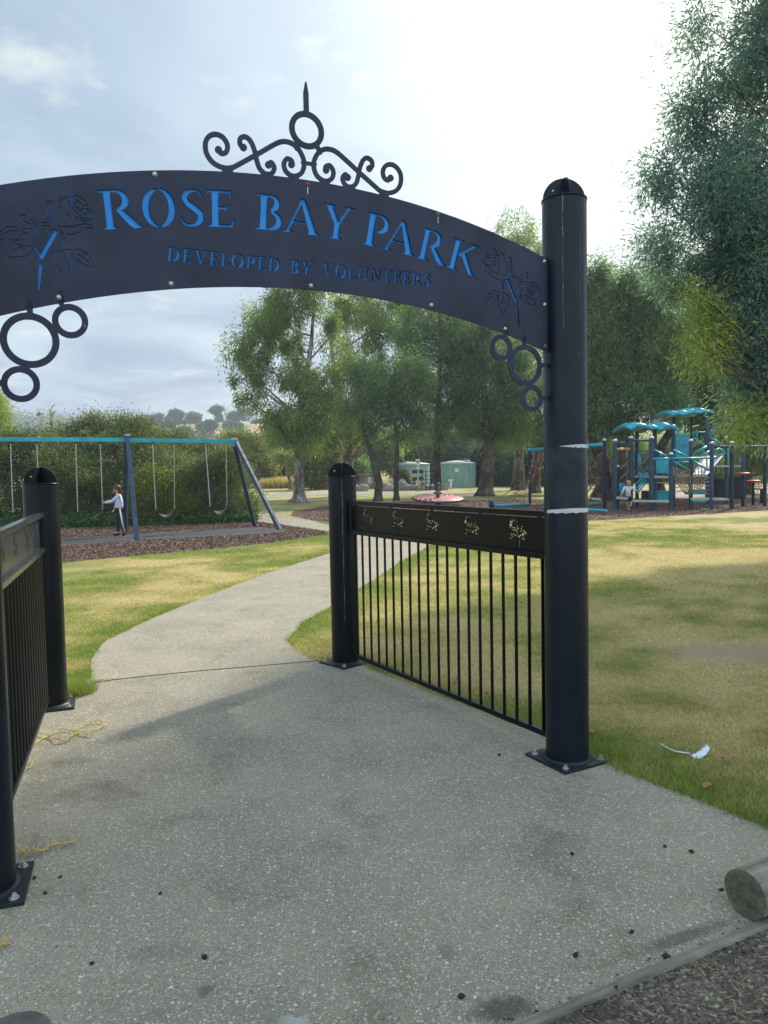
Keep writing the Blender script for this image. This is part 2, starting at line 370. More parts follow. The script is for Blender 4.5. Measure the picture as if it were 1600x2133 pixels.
path_poly += [(2.1, 2.55), (1.62, 2.62), (1.215, 2.416), (.85, 2.215), (.42, 2.015), (-.1, 1.69), (-.6, 1.35), (-1.1, 1.0), (-2.4, .6), (-2.4, 2.2)]
path_poly = rough_edge(path_poly, .10, .022)
def offpoly(pts): return rough_edge(smooth([g2(*p) for p in pts], 1), .3, .05)
swing_mulch = offpoly([(-330, 1215), (0, 1188), (130, 1172), (300, 1156), (430, 1145), (560, 1132), (640, 1120), (700, 1112), (610, 1097), (534, 1088), (505, 1082), (450, 1088), (300, 1093), (130, 1100), (-330, 1115)])
play_mulch = rough_edge(smooth([g2(*p) for p in [(582, 1069), (684, 1092), (800, 1094), (985, 1086), (1130, 1088), (1226, 1086), (1400, 1075), (1600, 1063), (1900, 1050), (1900, 1036), (1600, 1038), (1400, 1038), (1230, 1040), (1050, 1042), (880, 1044), (700, 1052)]], 1), .4, .08)

# lawn / ground sheet
def axis(lo, hi, step, far):
    a = list(np.arange(lo, hi+1e-6, step)); s = step
    x = hi
    while x < far: s *= 1.35; x += s; a.append(x)
    s = step; x = lo
    while x > -far: s *= 1.35; x -= s; a.insert(0, x)
    return np.array(a)
def dryness(x, y):
    n = fbm(x*.55+3, y*.55+1, 4); n2_ = fbm(x*2.3+50, y*2.3+20, 3)
    d = (n-.5)*1.7+(n2_-.5)*1.3+.63
    dp_ = dpoly(x, y, path_poly[::2]); d = d-np.exp(-(dp_/.38)**2)*.40
    dm = dpoly(x, y, swing_mulch[::3]); d = d-np.exp(-(dm/1.1)**2)*.5
    nearR = np.exp(-((x-1.9)**2/2.2+(y-5.0)**2/5.0)); d = d-nearR*.22
    strawR = np.exp(-((y-10.5)/4.0)**2)*(x > .4); d = d+strawR*.22
    return np.clip(d, 0, 1)
gx = axis(-14, 16, .22, 900); gy = axis(-2, 44, .22, 900)
X, Y = np.meshgrid(gx, gy); dr = dryness(X.ravel(), Y.ravel()).astype(np.float32)
bare = np.exp(-(((X.ravel()-2.85)/.8)**2+((Y.ravel()-6.0)/.42)**2))+.8*np.exp(-(((X.ravel()-3.5)/.8)**2+((Y.ravel()-5.2)/.35)**2))
me = bpy.data.meshes.new('ground'); nx_, ny_ = len(gx), len(gy)
idx = np.arange(nx_*ny_).reshape(ny_, nx_)
vv = np.stack([X.ravel(), Y.ravel(), np.zeros(X.size)], 1)
ff = np.stack([idx[:-1, :-1], idx[:-1, 1:], idx[1:, 1:], idx[1:, :-1]], -1).reshape(-1, 4)
def npmesh(name, v, f, attrs=None, fattr=None, smooth=False):
    me = bpy.data.meshes.new(name); k = f.shape[1]
    me.vertices.add(len(v)); me.vertices.foreach_set('co', v.astype(np.float32).ravel())
    me.loops.add(f.size); me.loops.foreach_set('vertex_index', f.astype(np.int32).ravel())
    me.polygons.add(len(f)); me.polygons.foreach_set('loop_start', np.arange(0, f.size, k, dtype=np.int32))
    me.polygons.foreach_set('loop_total', np.full(len(f), k, np.int32))
    if smooth: me.polygons.foreach_set('use_smooth', np.ones(len(f), bool))
    me.update(calc_edges=True)
    for nme, a in (attrs or {}).items():
        at_ = me.attributes.new(nme, 'FLOAT', 'POINT'); at_.data.foreach_set('value', a.astype(np.float32).ravel())
    for nme, a in (fattr or {}).items():
        at_ = me.attributes.new(nme, 'FLOAT', 'FACE'); at_.data.foreach_set('value', a.astype(np.float32).ravel())
    return me
me = npmesh('ground', vv, ff, {'dry': dr, 'bare': np.clip(bare, 0, 1)})
def grasscol(t, blade=False):
    a = t.nodes.new('ShaderNodeAttribute'); a.attribute_name = 'dry'
    geo = t.nodes.new('ShaderNodeNewGeometry')
    nf = noise(t, 9, 5, .7, src=geo.outputs['Position'])
    ad = t.nodes.new('ShaderNodeMath'); ad.operation = 'MULTIPLY_ADD'; t.links.new(nf.outputs[0], ad.inputs[0]); ad.inputs[1].default_value = .9; ad.inputs[2].default_value = -.45
    s = t.nodes.new('ShaderNodeMath'); s.operation = 'ADD'; s.use_clamp = True; t.links.new(a.outputs['Fac'], s.inputs[0]); t.links.new(ad.outputs[0], s.inputs[1])
    if blade: return ramp(t, s.outputs[0], [(.05, (.23, .29, .07)), (.42, (.37, .355, .13)), (.66, (.50, .425, .205)), (.98, (.62, .51, .29))])
    return ramp(t, s.outputs[0], [(.05, (.19, .235, .055)), (.42, (.30, .285, .10)), (.66, (.42, .35, .16)), (.98, (.52, .42, .23))])
m, t, b = mat('lawn'); r = grasscol(t)
geo = t.nodes.new('ShaderNodeNewGeometry'); nf = noise(t, 38, 4, .75, src=geo.outputs['Position']); r2 = ramp(t, nf.outputs[0], [(.32, (.55, .55, .5)), (.62, (1.15, 1.15, 1.1))])
c1 = mixc(t, 1, r.outputs[0], r2.outputs[0], 'MULTIPLY')
nf3 = noise(t, 140, 3, .7, src=geo.outputs['Position']); r3 = ramp(t, nf3.outputs[0], [(.35, (.6, .6, .55)), (.65, (1.2, 1.2, 1.15))]); c1 = mixc(t, .8, c1, r3.outputs[0], 'MULTIPLY')
ab = t.nodes.new('ShaderNodeAttribute'); ab.attribute_name = 'bare'
nb1 = noise(t, 7, 6, .75, src=geo.outputs['Position']); mb1 = t.nodes.new('ShaderNodeMath'); mb1.operation = 'MULTIPLY'; t.links.new(ab.outputs['Fac'], mb1.inputs[0]); t.links.new(nb1.outputs[0], mb1.inputs[1]); rb = ramp(t, mb1.outputs[0], [(.16, (0, 0, 0)), (.42, (.8, .8, .8))]); c1 = mixc(t, rb.outputs[0], c1, mixc(t, nf.outputs[0], (.27, .19, .12), (.46, .35, .235)))
t.links.new(c1, b.inputs['Base Color']); b.inputs['Roughness'].default_value = .9; b.inputs['Specular IOR Level'].default_value = .15
bump(t, b, nf3.outputs[0], .7, .02); M['lawn'] = m
o = link('ground', me, m); tag(o, kind='structure')

def sheet(name, poly, z, m, kind='structure', thick=.0):
    bm = bmesh.new(); vs = [bm.verts.new((p[0], p[1], z)) for p in poly]; f = bm.faces.new(vs)
    if f.normal.z < 0: f.normal_flip()
    bmesh.ops.triangulate(bm, faces=bm.faces[:])
    me = bpy.data.meshes.new(name); bm.to_mesh(me); bm.free(); o = link(name, me, m); tag(o, kind=kind); return o

# exposed aggregate path
m, t, b = mat('exposed_aggregate'); geo = t.nodes.new('ShaderNodeNewGeometry')
wn = noise(t, 45, 3, .6, src=geo.outputs['Position']); wm = t.nodes.new('ShaderNodeMixRGB'); wm.blend_type = 'ADD'; wm.inputs[0].default_value = .022; t.links.new(geo.outputs['Position'], wm.inputs[1]); t.links.new(wn.outputs['Color'], wm.inputs[2])
def vor(scale, feat='F1', src=None, rand=1.0):
    v = t.nodes.new('ShaderNodeTexVoronoi'); v.feature = feat; v.inputs['Scale'].default_value = scale; v.inputs['Randomness'].default_value = rand
    t.links.new(src or wm.outputs[0], v.inputs['Vector']); return v
base_n = noise(t, 1.1, 6, .62, src=geo.outputs['Position']); base = ramp(t, base_n.outputs[0], [(.28, (.215, .190, .136)), (.72, (.36, .318, .230))])
fine = noise(t, 260, 3, .7, src=geo.outputs['Position']); fr = ramp(t, fine.outputs[0], [(.35, (.55, .55, .55)), (.65, (1.3, 1.3, 1.3))])
colr = mixc(t, .7, base.outputs[0], fr.outputs[0], 'MULTIPLY')
hts = []
for sc, thr, keep, cl, ch_ in ((60, .36, .46, (.28, .26, .22), (.70, .64, .52)), (105, .42, .56, (.22, .21, .18), (.70, .64, .52)), (190, .44, .60, (.05, .05, .045), (.68, .63, .51))):
    v = vor(sc); sepc = t.nodes.new('ShaderNodeSeparateColor'); t.links.new(v.outputs['Color'], sepc.inputs[0])
    a1 = t.nodes.new('ShaderNodeMapRange'); a1.inputs[1].default_value = thr; a1.inputs[2].default_value = thr*.78; t.links.new(v.outputs['Distance'], a1.inputs[0])
    a2 = t.nodes.new('ShaderNodeMath'); a2.operation = 'LESS_THAN'; a2.inputs[1].default_value = keep; t.links.new(sepc.outputs[0], a2.inputs[0])
    a3 = t.nodes.new('ShaderNodeMath'); a3.operation = 'MULTIPLY'; t.links.new(a1.outputs[0], a3.inputs[0]); t.links.new(a2.outputs[0], a3.inputs[1])
    pc = ramp(t, sepc.outputs[1], [(0, cl), (.75, tuple((p+q)/2 for p, q in zip(cl, ch_))), (1, ch_)])
    colr = mixc(t, a3.outputs[0], colr, pc.outputs[0]); hts.append(a3.outputs[0])
st = noise(t, 2.6, 7, .7, src=geo.outputs['Position'], dist=.6); sr = ramp(t, st.outputs[0], [(.30, (.62, .61, .57)), (.46, (1, 1, 1))])
colr = mixc(t, .75, colr, sr.outputs[0], 'MULTIPLY')
st2 = noise(t, .8, 6, .7, src=geo.outputs['Position'], dist=1.0); sr2 = ramp(t, st2.outputs[0], [(.56, (1, 1, 1)), (.72, (.72, .72, .69))]); colr = mixc(t, .5, colr, sr2.outputs[0], 'MULTIPLY')
# damp dirty stain near the edging and grime along it
def spot(cx_, cy_, rx_, ry_, rot, lo, hi):
    mp_ = t.nodes.new('ShaderNodeMapping'); mp_.vector_type = 'TEXTURE'; mp_.inputs['Location'].default_value = (cx_, cy_, 0); mp_.inputs['Rotation'].default_value = (0, 0, rot); mp_.inputs['Scale'].default_value = (rx_, ry_, 1); t.links.new(geo.outputs['Position'], mp_.inputs[0])
    vl = t.nodes.new('ShaderNodeVectorMath'); vl.operation = 'LENGTH'; t.links.new(mp_.outputs[0], vl.inputs[0]); nn_ = noise(t, 16, 8, .8, src=geo.outputs['Position'])
    ma = t.nodes.new('ShaderNodeMath'); ma.operation = 'MULTIPLY_ADD'; t.links.new(nn_.outputs[0], ma.inputs[0]); ma.inputs[1].default_value = 1.6; t.links.new(vl.outputs['Value'], ma.inputs[2])
    mr = t.nodes.new('ShaderNodeMapRange'); mr.inputs[1].default_value = hi; mr.inputs[2].default_value = lo; t.links.new(ma.outputs[0], mr.inputs[0]); return mr.outputs[0]
for (px_, py_, rx_, ry_, ro_, am) in ((1050, 2110, .11, .06, .2, .75), (1420, 1960, .22, .035, .42, .6), (930, 1990, .04, .05, 0, .3), (430, 2070, .03, .03, 0, .5), (330, 1990, .15, .05, .1, .2), (150, 1590, .14, .09, .1, .3), (210, 1640, .12, .06, .1, .2)):
    q_ = G(px_, py_); f_ = spot(q_.x, q_.y, rx_, ry_, ro_, 1.3, 1.9); fm = t.nodes.new('ShaderNodeMath'); fm.operation = 'MULTIPLY'; t.links.new(f_, fm.inputs[0]); fm.inputs[1].default_value = am; colr = mixc(t, fm.outputs[0], colr, (.055, .05, .04))
t.links.new(colr, b.inputs['Base Color']); b.inputs['Roughness'].default_value = .75; b.inputs['Specular IOR Level'].default_value = .25
hm = t.nodes.new('ShaderNodeMath'); hm.operation = 'ADD'; t.links.new(hts[0], hm.inputs[0]); t.links.new(hts[1], hm.inputs[1]); bump(t, b, hm.outputs[0], .5, .004)
M['path'] = m
sheet('path', path_poly, .010, m)
# slab joint (dark sawn groove across the path) as a thin inset strip
jl = [G(196, 1424, .0), G(300, 1412), G(420, 1400), G(540, 1390), G(665, 1379)]
jm = simple('joint_dirt', (.05, .045, .04), .95)
mb = MB()
for a, b_ in zip(jl[:-1], jl[1:]):
    mb.bar((a.x, a.y, .0105), (b_.x, b_.y, .0105), .009, .006)
tag(mb.build('path_joint', jm), kind='structure')
# mulch
m, t, b = mat('bark_mulch'); geo = t.nodes.new('ShaderNodeNewGeometry'); mp = t.nodes.new('ShaderNodeMapping'); mp.inputs['Scale'].default_value = (1, 1.6, 1); t.links.new(geo.outputs['Position'], mp.inputs[0])
wn = noise(t, 14, 3, src=mp.outputs[0]); wm = t.nodes.new('ShaderNodeMixRGB'); wm.blend_type = 'ADD'; wm.inputs[0].default_value = .12; t.links.new(mp.outputs[0], wm.inputs[1]); t.links.new(wn.outputs['Color'], wm.inputs[2])
v = vor(30); sepc = t.nodes.new('ShaderNodeSeparateColor'); t.links.new(v.outputs['Color'], sepc.inputs[0])
pc = ramp(t, sepc.outputs[0], [(0, (.05, .024, .017)), (.45, (.16, .085, .060)), (.8, (.28, .175, .13)), (1, (.42, .32, .25))])
big = noise(t, .7, 4, src=geo.outputs['Position']); br = ramp(t, big.outputs[0], [(.35, (.75, .6, .55)), (.65, (1.15, 1.15, 1.15))])
t.links.new(mixc(t, 1, pc.outputs[0], br.outputs[0], 'MULTIPLY'), b.inputs['Base Color']); b.inputs['Roughness'].default_value = .9
bump(t, b, v.outputs['Distance'], .9, .03); M['mulch'] = m
sheet('swing_mulch', swing_mulch, .006, m); sheet('playground_mulch', play_mulch, .006, m)
M['rubbermat'] = simple('rubber_soft_fall', (.038, .038, .042), .85, .3, 3, bmp=.5, bscale=90)
mat_poly = rough_edge(smooth([g2(*p) for p in [(-330, 1172), (0, 1150), (127, 1139), (287, 1127), (480, 1117), (601, 1110), (590, 1104), (540, 1099), (500, 1100), (400, 1107), (127, 1122), (-330, 1150)]], 1), .3, .02)
sheet('rubber_matting', mat_poly, .014, M['rubbermat'])
# asphalt strip beyond the trees and far playground path
M['asphalt'] = simple('pale_asphalt', (.24, .235, .225), .85, .2, 2)
sheet('far_path', [g2(*p) for p in [(560, 1036), (700, 1031), (870, 1029), (1000, 1028), (1000, 1024), (870, 1024.5), (700, 1026), (560, 1029)]], .005, M['asphalt'])
sheet('playground_path', [g2(*p) for p in [(1380, 1037), (1480, 1032), (1620, 1030), (1900, 1030), (1900, 1016), (1620, 1017), (1480, 1019), (1380, 1026)]], .008, M['asphalt'])
# dirt verge in the near corner
m, t, b = mat('verge_dirt'); geo = t.nodes.new('ShaderNodeNewGeometry'); wn = noise(t, 20, 3, src=geo.outputs['Position']); wm = t.nodes.new('ShaderNodeMixRGB'); wm.blend_type = 'ADD'; wm.inputs[0].default_value = .05; t.links.new(geo.outputs['Position'], wm.inputs[1]); t.links.new(wn.outputs['Color'], wm.inputs[2])
v = vor(120); sepc = t.nodes.new('ShaderNodeSeparateColor'); t.links.new(v.outputs['Color'], sepc.inputs[0])
pc = ramp(t, sepc.outputs[0], [(0, (.045, .038, .028)), (.55, (.11, .092, .07)), (.88, (.18, .155, .12)), (1, (.32, .29, .24))])
big = noise(t, 3, 6, .7, src=geo.outputs['Position']); br = ramp(t, big.outputs[0], [(.35, (.5, .47, .42)), (.65, (1.2, 1.2, 1.15))])
t.links.new(mixc(t, 1, pc.outputs[0], br.outputs[0], 'MULTIPLY'), b.inputs['Base Color']); b.inputs['Roughness'].default_value = .95; bump(t, b, big.outputs[0], .8, .03); M['dirt'] = m
dirt_poly = [(-1.6, .45), (-.6, 1.15), tuple(G(700, 2300)[:2]), tuple(G(1010, 2180)[:2]), tuple(G(1330, 2045)[:2]), tuple(G(1660, 1905)[:2]), (1.9, 2.75), (3.4, 3.3), (6, 3.4), (6, -3), (-4, -3)]
sheet('verge', dirt_poly, .007, m)
# hills: two ridges of terrain
def hill(name, x0, x1, Y0, depth, prof, m):
    xs = np.linspace(x0, x1, 90); ts = np.linspace(0, 1, 14); V = []; 
    for tt in ts:
        for x in xs:
            h = np.interp(x, prof[0], prof[1]); s = tt*tt*(3-2*tt)
            V.append((x, Y0+depth*tt, h*s*(1+.10*(float(vnoise(np.array([x*.02+5]), np.array([tt*5.]))[0])-.5))-.5*(1-s)))
    V = np.array(V); i = np.arange(len(V)).reshape(14, 90)
    f = np.stack([i[:-1, :-1], i[:-1, 1:], i[1:, 1:], i[1:, :-1]], -1).reshape(-1, 4)
    o = link(name, npmesh(name, V, f, smooth=True), m); tag(o, kind='structure'); return o
m, t, b = mat('dry_hill'); n = noise(t, .05, 6, .6); r = ramp(t, n.outputs[0], [(.35, (.13, .13, .055)), (.5, (.34, .25, .12)), (.7, (.48, .35, .18))]); t.links.new(r.outputs[0], b.inputs['Base Color']); b.inputs['Roughness'].default_value = 1
def pxh(x, y, Y): return at(x, y, Y).z
HY = 330
hp = [(-80, 915), (200, 905), (330, 890), (370, 889), (440, 884), (500, 888), (560, 884), (700, 880), (900, 890), (1300, 900), (1700, 890)]
hxs = [at(x, y, HY).x for x, y in hp]; hzs = [pxh(x, y, HY) for x, y in hp]
hill('grassy_hill', hxs[0]-10, hxs[-1]+100, 190, 140, (hxs, hzs), m)
m2, t, b = mat('forest_hill'); n = noise(t, .04, 6, .6); r = ramp(t, n.outputs[0], [(.35, (.03, .05, .03)), (.7, (.08, .10, .055))]); t.links.new(r.outputs[0], b.inputs['Base Color']); b.inputs['Roughness'].default_value = 1
FY = 700
fp = [(-300, 868), (0, 872), (80, 872), (130, 880), (250, 885), (400, 900)]
fxs = [at(x, y, FY).x for x, y in fp]; fzs = [pxh(x, y, FY) for x, y in fp]
hill('forest_hill', fxs[0], fxs[-1], 460, 240, (fxs, fzs), m2)

# ------------------------------------------------------------------ plates cut from signed distance fields
class SDF:
    def __init__(s, x0, x1, y0, y1, h=.002):
        s.xs = np.arange(x0, x1+h, h); s.ys = np.arange(y0, y1+h, h); s.h = h; s.X, s.Y = np.meshgrid(s.xs, s.ys); s.D = np.full(s.X.shape, 9.0)
    def _win(s, x0, x1, y0, y1, pad):
        i0 = max(0, np.searchsorted(s.xs, x0-pad)); i1 = min(len(s.xs), np.searchsorted(s.xs, x1+pad)); j0 = max(0, np.searchsorted(s.ys, y0-pad)); j1 = min(len(s.ys), np.searchsorted(s.ys, y1+pad))
        return slice(j0, j1), slice(i0, i1)
    def stroke(s, pts, wid):
        if not hasattr(wid, '__len__'): wid = [wid]*len(pts)
        for (a, b), (wa, wb) in zip(zip(pts[:-1], pts[1:]), zip(wid[:-1], wid[1:])):
            W = s._win(min(a[0], b[0]), max(a[0], b[0]), min(a[1], b[1]), max(a[1], b[1]), max(wa, wb)/2+3*s.h); x = s.X[W]; y = s.Y[W]
            dx, dy = b[0]-a[0], b[1]-a[1]; l = dx*dx+dy*dy+1e-12; t_ = np.clip(((x-a[0])*dx+(y-a[1])*dy)/l, 0, 1)
            d = np.hypot(x-a[0]-t_*dx, y-a[1]-t_*dy)-(wa+(wb-wa)*t_)/2; s.D[W] = np.minimum(s.D[W], d)
        return s
    def poly(s, pts):
        xs = [p[0] for p in pts]; ys = [p[1] for p in pts]; W = s._win(min(xs), max(xs), min(ys), max(ys), 4*s.h); x = s.X[W]; y = s.Y[W]
        d = dpoly(x, y, pts); d = np.where(inpoly(x, y, pts), -d, d); s.D[W] = np.minimum(s.D[W], d); return s
    def ring(s, c, r1, r2):
        W = s._win(c[0]-r1, c[0]+r1, c[1]-r1, c[1]+r1, 4*s.h); q = np.hypot(s.X[W]-c[0], s.Y[W]-c[1]); s.D[W] = np.minimum(s.D[W], np.maximum(q-r1, r2-q)); return s
    def contours(s, tol=.00035):
        D = np.pad(s.D, 1, constant_values=9.0); D = np.where(D == 0, 1e-7, D); D = np.clip(D, -4*s.h, 4*s.h)
        ins = D < 0; xs = np.concatenate([[s.xs[0]-s.h], s.xs, [s.xs[-1]+s.h]]); ys = np.concatenate([[s.ys[0]-s.h], s.ys, [s.ys[-1]+s.h]])
        code = ins[:-1, :-1]*1+ins[:-1, 1:]*2+ins[1:, 1:]*4+ins[1:, :-1]*8
        J, I = np.nonzero((code > 0) & (code < 15)); nxt = {}
        tbl = {1: [(3, 0)], 2: [(0, 1)], 3: [(3, 1)], 4: [(1, 2)], 5: [(3, 0), (1, 2)], 6: [(0, 2)], 7: [(3, 2)], 8: [(2, 3)], 9: [(2, 0)], 10: [(0, 1), (2, 3)], 11: [(2, 1)], 12: [(1, 3)], 13: [(1, 0)], 14: [(0, 3)]}
        def key(j, i, e): return ((0, j, i), (1, j, i+1), (0, j+1, i), (1, j, i))[e]
        for j, i in zip(J.tolist(), I.tolist()):
            for a, b in tbl[int(code[j, i])]: nxt[key(j, i, a)] = key(j, i, b)
        def pt(k):
            e, j, i = k
            if e == 0: a, b = D[j, i], D[j, i+1]; return (xs[i]+(xs[i+1]-xs[i])*a/(a-b), ys[j])
            a, b = D[j, i], D[j+1, i]; return (xs[i], ys[j]+(ys[j+1]-ys[j])*a/(a-b))
        out = []
        while nxt:
            k0 = next(iter(nxt)); k = k0; lp = []
            while k in nxt: lp.append(pt(k)); k = nxt.pop(k)
            if len(lp) > 5: out.append(lp)
        return [simplify(l, tol) for l in out if len(l) > 5]
def simplify(l, tol):
    P = np.array(l); n = len(P); keep = np.zeros(n, bool); keep[0] = True; h = n//2; keep[h] = True; st = [(0, h), (h, n)]
    while st:
        a, b = st.pop()
        if b-a < 2: continue
        A = P[a]; B = P[b % n]; d = B-A; l_ = math.hypot(*d)
        q = P[a+1:b]-A; dist = np.abs(q[:, 0]*d[1]-q[:, 1]*d[0])/l_ if l_ > 1e-9 else np.hypot(q[:, 0], q[:, 1])
        k = int(dist.argmax())
        if dist[k] > tol: keep[a+1+k] = True; st += [(a, a+1+k), (a+1+k, b)]
    return [tuple(p) for p in P[keep]]
def plate(name, loops, thick, m, frame, parent, off=0.0):
    # frame = (origin, unit s vector); plane coords (s, z); thickness along the normal
    cu = bpy.data.curves.new(name+'_outline', 'CURVE'); cu.dimensions = '2D'; cu.fill_mode = 'BOTH'; cu.extrude = thick/2
    for lp in loops:
        if len(lp) < 3: continue
        sp = cu.splines.new('POLY'); sp.points.add(len(lp)-1); sp.use_cyclic_u = True
        sp.points.foreach_set('co', [c for p in lp for c in (p[0], p[1], 0, 1)])
    tmp = bpy.data.objects.new('tmp', cu); COL.objects.link(tmp)
    dg = bpy.context.evaluated_depsgraph_get(); me = bpy.data.meshes.new_from_object(tmp.evaluated_get(dg), depsgraph=dg)
    bpy.data.objects.remove(tmp); bpy.data.curves.remove(cu)
    o0, u = frame; n = Vector((u.y, -u.x, 0))     # towards the camera side
    T = Matrix(((u.x, 0, n.x, o0.x+n.x*off), (u.y, 0, n.y, o0.y+n.y*off), (0, 1, 0, 0), (0, 0, 0, 1)))
    me.transform(T); me.name = name
    return link(name, me, m, parent)

def arcp(cx_, cy_, rx, ry, a0, a1, n=14): return [(cx_+rx*math.cos(R_(a0+(a1-a0)*i/n)), cy_+ry*math.sin(R_(a0+(a1-a0)*i/n))) for i in range(n+1)]
TK, TN = .17, .07   # thick and thin stroke of the serif capitals
def glyph(ch):
    S = []; Pg = []
    def stem(x, y0=0, y1=1, w=TK): Pg.append([(x-w/2, y0), (x+w/2, y0), (x+w/2*.9, (y0+y1)/2), (x+w/2, y1), (x-w/2, y1), (x-w/2*.9, (y0+y1)/2)])
    def serif(x, y, w=.36): 
        d = .045 if y < .5 else -.045; Pg.append([(x-w/2, y), (x+w/2, y), (x+w/2, y+d*.6), (x+w/4, y+d*1.6), (x-w/4, y+d*1.6), (x-w/2, y+d*.6)])
    def st(p, w_): S.append((p, w_))
    def bowl(cx_, cy_, rx, ry, a0, a1, n=16):
        p = arcp(cx_, cy_, rx-TK/2, ry-TN/2, a0, a1, n); ww = [TN+(TK-TN)*abs(math.cos(R_(a0+(a1-a0)*i/n)))**1.3 for i in range(n+1)]; S.append((p, ww))
    wd = .7
    if ch == 'R':
        stem(.2); serif(.2, 0); st([(.03, .965), (.34, .965)], TN); bowl(.36, .73, .32, .27, 90, -78); Pg.append([(.36, .47), (.53, .47), (.86, .07), (.98, .0), (.74, -.02), (.62, .08)]); wd = .92
    if ch == 'O':
        bowl(.42, .5, .42, .52, 102, 258); bowl(.42, .5, .42, .52, 78, -78); wd = .84
    if ch == 'S':
        p = [(.50, .80), (.45, .93), (.31, .97), (.17, .90), (.12, .76), (.20, .61), (.34, .49), (.46, .36), (.47, .20), (.38, .07), (.24, .03), (.10, .08), (.04, .24)]
        st(p, [.05, .07, .075, .12, .15, .17, .18, .17, .15, .11, .075, .07, .05]); wd = .55
    if ch == 'E':
        stem(.2); st([(.03, .035), (.58, .035)], TN); st([(.03, .965), (.54, .965)], TN); st([(.2, .52), (.46, .52)], TN); st([(.55, .97), (.55, .80)], [.07, .04]); st([(.58, .03), (.63, .2)], [.07, .04]); st([(.46, .61), (.46, .43)], .045); wd = .64
    if ch == 'B':
        stem(.2); st([(.03, .965), (.30, .965)], TN); st([(.03, .035), (.30, .035)], TN); bowl(.32, .765, .27, .235, 90, -70); bowl(.32, .275, .33, .275, 70, -84); wd = .66
    if ch == 'A':
        Pg.append([(.38, 1.0), (.50, 1.0), (.85, .03), (.66, .03)]); st([(.42, .93), (.12, .03)], TN); serif(.12, 0, .28); serif(.76, 0, .32); st([(.24, .32), (.55, .32)], .055); wd = .90
    if ch == 'Y':
        stem(.44, 0, .48); serif(.44, 0, .34); Pg.append([(.08, .97), (.27, .97), (.52, .44), (.36, .44)]); st([(.50, .46), (.74, .97)], TN); st([(.0, .97), (.34, .97)], .05); st([(.62, .97), (.88, .97)], .05); wd = .86
    if ch == 'P':
        stem(.2); serif(.2, 0); st([(.03, .965), (.32, .965)], TN); bowl(.34, .71, .33, .29, 90, -80); wd = .66
    if ch == 'K':
        stem(.2); serif(.2, 0); serif(.2, 1); st([(.32, .50), (.74, .97)], TN); st([(.62, .97), (.90, .97)], .05); Pg.append([(.36, .56), (.50, .66), (.86, .07), (1.0, .0), (.74, -.01)]); wd = .95
    if ch == 'D':
        stem(.2); st([(.03, .965), (.34, .965)], TN); st([(.03, .035), (.34, .035)], TN); bowl(.34, .5, .48, .5, 88, -74); wd = .84
    if ch == 'V':
        Pg.append([(.08, .97), (.28, .97), (.52, 0), (.42, 0)]); st([(.47, .05), (.76, .97)], TN); st([(.0, .97), (.36, .97)], .05); st([(.64, .97), (.90, .97)], .05); wd = .86
    if ch == 'L':
        stem(.2); serif(.2, 1); st([(.03, .035), (.56, .035)], TN); st([(.56, .03), (.62, .22)], [.07, .04]); wd = .62
    if ch == 'U':
        stem(.2, .28, 1); p = arcp(.46, .30, .26, .27, 180, 360, 10); st(p, [.16, .15, .14, .12, .10, .09, .08, .075, .07, .07, .07]); st([(.72, .3), (.72, .97)], TN); serif(.2, 1); st([(.60, .97), (.84, .97)], .05); wd = .86
    if ch == 'N':
        st([(.17, 0), (.17, .95)], TN); st([(.04, .03), (.30, .03)], .05); Pg.append([(.05, 1.0), (.24, 1.0), (.78, .0), (.68, .0)]); st([(.74, .05), (.74, .97)], TN); st([(.61, .97), (.87, .97)], .05); wd = .9
    if ch == 'T':
        stem(.36); serif(.36, 0); st([(.04, .96), (.68, .96)], TN); st([(.04, .97), (.02, .80)], [.07, .04]); st([(.68, .97), (.70, .80)], [.07, .04]); wd = .72
    return S, Pg, wd
def stamp(sdf, ch, org, cap, rot, shear=.09, width=None, minw=0.0, boost=1.0):
    S, Pg, wd = glyph(ch); k = cap if width is None else width/wd; ca, sa = math.cos(rot), math.sin(rot)
    def T(p):
        x = p[0]*k+p[1]*cap*shear; y = p[1]*cap; return (org[0]+x*ca-y*sa, org[1]+x*sa+y*ca)
    for p, w_ in S:
        ww = [max(minw, q*cap*boost) for q in (w_ if hasattr(w_, '__len__') else [w_]*len(p))]; sdf.stroke([T(q) for q in p], ww)
    for p in Pg: sdf.poly([T(q) for q in p])

